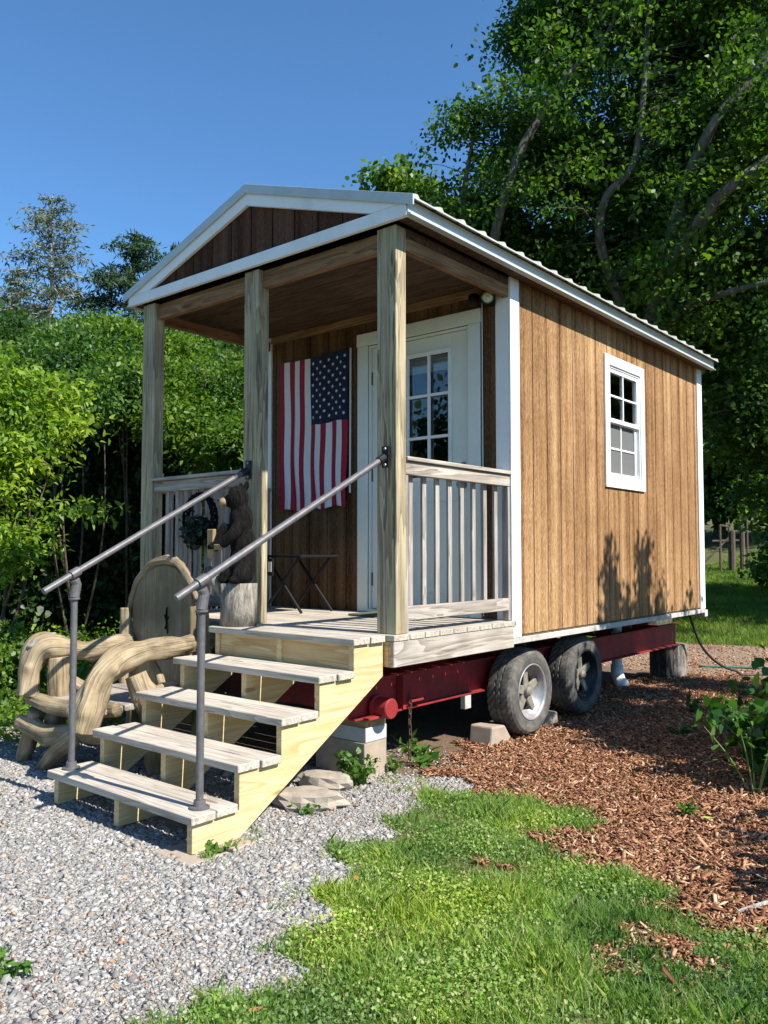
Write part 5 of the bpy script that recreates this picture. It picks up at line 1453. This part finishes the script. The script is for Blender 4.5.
# shrub at the far right, and a tall bush just right of the view that shades the mulch
shrub(base_at(785, 18), [(PX(782, 540, 18), .7), (PX(805, 510, 18), .9), (PX(800, 560, 18), .8)], 160, 55, .3, .12, 'shrub_leaf', 'bright bush beyond the hose at the right edge of the lawn', gap=-.6, seed=61)


def conifer(px, fwd, top, half, label, mat, dens, seed, trunk, lo=400, droop=.25, name='spruce_tree', cone=1.0, spray=1.0):
    bs = base_at(px, fwd); zt = PX(px, top, fwd)[2]; h_ = zt - bs[2]; r_ = empty(name, bs, label, 'tree', 'conifers on the left skyline')
    rs = np.random.default_rng(seed); b = MB(); b.tube([bs, (bs[0] + .1, bs[1], bs[2] + h_ * .5), (bs[0], bs[1], zt)], [.014 * h_, .008 * h_, .01], 8, cap=False)
    Ps = []; outs = []; wmax = mpx(half, fwd)
    z = bs[2] + h_ * .22
    while z < zt - .1:
        v = (z - bs[2]) / h_; rad = wmax * min(1, ((1 - v) / .55) ** cone) * rs.uniform(.75, 1.1)
        for k in range(int(rs.integers(6, 9))):
            a = rs.uniform(0, 6.28); L_ = rad * rs.uniform(.55, 1.15)
            if L_ < .15: L_ = .15
            rise_ = .25 if v > .75 else rs.uniform(-.05, .25)
            p0 = np.array([bs[0], bs[1], z]); d = np.array([math.cos(a), math.sin(a), rise_]); p1 = p0 + d * L_ * .5; p2 = p0 + d * L_ - np.array([0, 0, droop * L_])
            b.tube([p0, p1, p2], [.016 * (1.3 - v) * 2, .016, .006], 4, cap=False)
            m_ = int(dens * L_ * 14)
            s = rs.random(m_) ** .7
            q = np.where(s[:, None] < .5, p0 + (p1 - p0) * (s[:, None] * 2), p1 + (p2 - p1) * (s[:, None] * 2 - 1))
            Ps.append(q + rs.normal(size=(m_, 3)) * np.array([.14, .14, .04]) * (.4 + L_ * .25) * spray)
        z += rs.uniform(.22, .42) * h_ / 12
    b.build('trunk', trunk, r_); P = np.concatenate(Ps)
    V = leaf_arrays(P, rs.uniform(.12, .26, len(P)), up=.3, aspect=.13, droop=.5)
    np_mesh('crown', V, np.arange(len(V)), 4, mat, r_)


conifer(46, 26, 184, 100, 'tall sparse grey green conifer with pale trunk on the left skyline', 'thin_leaf', 2.2, 5, 'palebark', cone=.62, spray=1.7)
conifer(130, 27, 220, 135, 'dense dark conifer with drooping boughs right of the sparse one', 'spruce_leaf', 5.0, 6, 'twig', cone=.72, droop=.35, spray=1.3)
conifer(172, 30, 234, 90, 'small conifer whose tip shows just left of the porch roof', 'spruce_leaf', 5.0, 7, 'twig', cone=.9)
conifer(14, 30, 262, 70, 'short conifer at the foot of the tall sparse conifer', 'spruce_leaf', 4.0, 8, 'twig', cone=.7)

# tall bush beside the photographer's right; its left shoots and its shade show
shrub((5.7, 3.2, GZ), [((5.55, 2.7, 1.75), (.7, 1.0, .55)), ((5.6, 3.9, 1.9), (.7, .9, .75)), ((5.3, 3.2, 1.2), (.6, 1.2, .5)), ((5.5, 2.95, 3.1), (.2, .10, .7)), ((5.5, 3.3, 2.9), (.2, .12, .55)), ((5.5, 3.72, 3.15), (.2, .11, .75)), ((5.5, 4.1, 2.9), (.2, .12, .5)), ((5.6, 4.6, 2.2), (.5, .5, .8))],
      620, 46, .17, .085, 'back_leaf', 'tall bush beside the mulch bed, just right of the view', gap=-.2, seed=71, stems=8)
shrub((5.5, 3.5, GZ), [((5.5, 2.95, 3.0), (.12, .09, .7)), ((5.5, 3.28, 2.75), (.12, .10, .6)), ((5.5, 3.62, 3.1), (.12, .09, .62)), ((5.5, 4.0, 2.85), (.12, .10, .6)), ((5.5, 3.9, 2.6), (.2, .35, .35))],
      190, 34, .10, .07, 'back_leaf', 'slender upright shoots rising behind the tall bush, right of the view', gap=-.9, seed=75, stems=5, frac=.2)
shrub((5.8, .4, GZ), [((5.75, .35, .25), (.4, .5, .5)), ((5.6, -.15, -.05), (.3, .3, .4))], 45, 40, .16, .08, 'back_leaf', 'smaller bush by the mulch bed, right of the view', gap=-.05, seed=73)
# a tree across the drive, mirrored in the door glass
p_ = (-7.5, -15.0, GZ)
bigtree('broadleaf_tree', 'broad tree across the drive, mirrored in the door glass', p_, [([p_, (-7.4, -15, 2.5), (-7.5, -15, 6)], .25, .08)],
        [((-7.5, -15, 3.6), (3.0, 3.0, 2.4)), ((-10.5, -15, 2.6), (2.6, 2.6, 2.2)), ((-4.6, -15, 2.4), (2.4, 2.4, 2)), ((-1.8, -15, 1.6), (1.8, 1.8, 2))], 340, 55, .5, .2, 'back_leaf', seed=81, gap=-.3)

p_ = (8.4, 14.8, .6)
bigtree('broadleaf_tree', 'broad tree right of the rear lawn, mirrored in the side window', p_, [([p_, (8.3, 14.8, 3.5), (8.4, 14.8, 7)], .28, .08)],
        [((8.4, 14.8, 5.4), (3.0, 3.2, 2.6)), ((6.9, 13.6, 3.6), (1.8, 2.0, 2.2)), ((10.6, 16.5, 4), (2.8, 3, 2.6)), ((8, 17, 3.6), (2.4, 2.6, 2.6)), ((9.4, 13.0, 2.6), (2.0, 1.8, 1.9)), ((7.5, 14, 7.2), (2, 2, 1.2)), ((9.5, 15, 8), (2, 2, 1.2))], 620, 60, .5, .18, 'maple_leaf', seed=83, gap=-.3)
# ------------------------------------------------------------------ wooden gate and rails out on the lawn
fg = 23.0
gb = base_at(728, fg)
ga = empty('garden_gate', gb, 'dark timber gate and rails standing out on the lawn', 'gate')
def gp_(px, z): 
    p = C(fg, (px - 384) / 825 * fg); return Vector((p.x, p.y, gb[2] + z))
for px, h_, r_ in ((720, 1.30, .035), (729, 1.25, .035), (732, 1.12, .085), (742, 1.25, .07), (747, 1.5, .03)):
    b = MB(); b.tube([gp_(px, -.2), gp_(px, h_)], r_, 8); b.build('post', 'joist', ga)
for (a_, za), (c_, zc2) in (((712, .84), (742, .86)), ((720, 1.28), (729, 1.24)), ((732, 1.10), (748, 1.14)), ((704, .25), (729, .95))):
    b = MB(); b.tube([gp_(a_, za), gp_(c_, zc2)], .03, 6); b.build('rail', 'joist', ga)
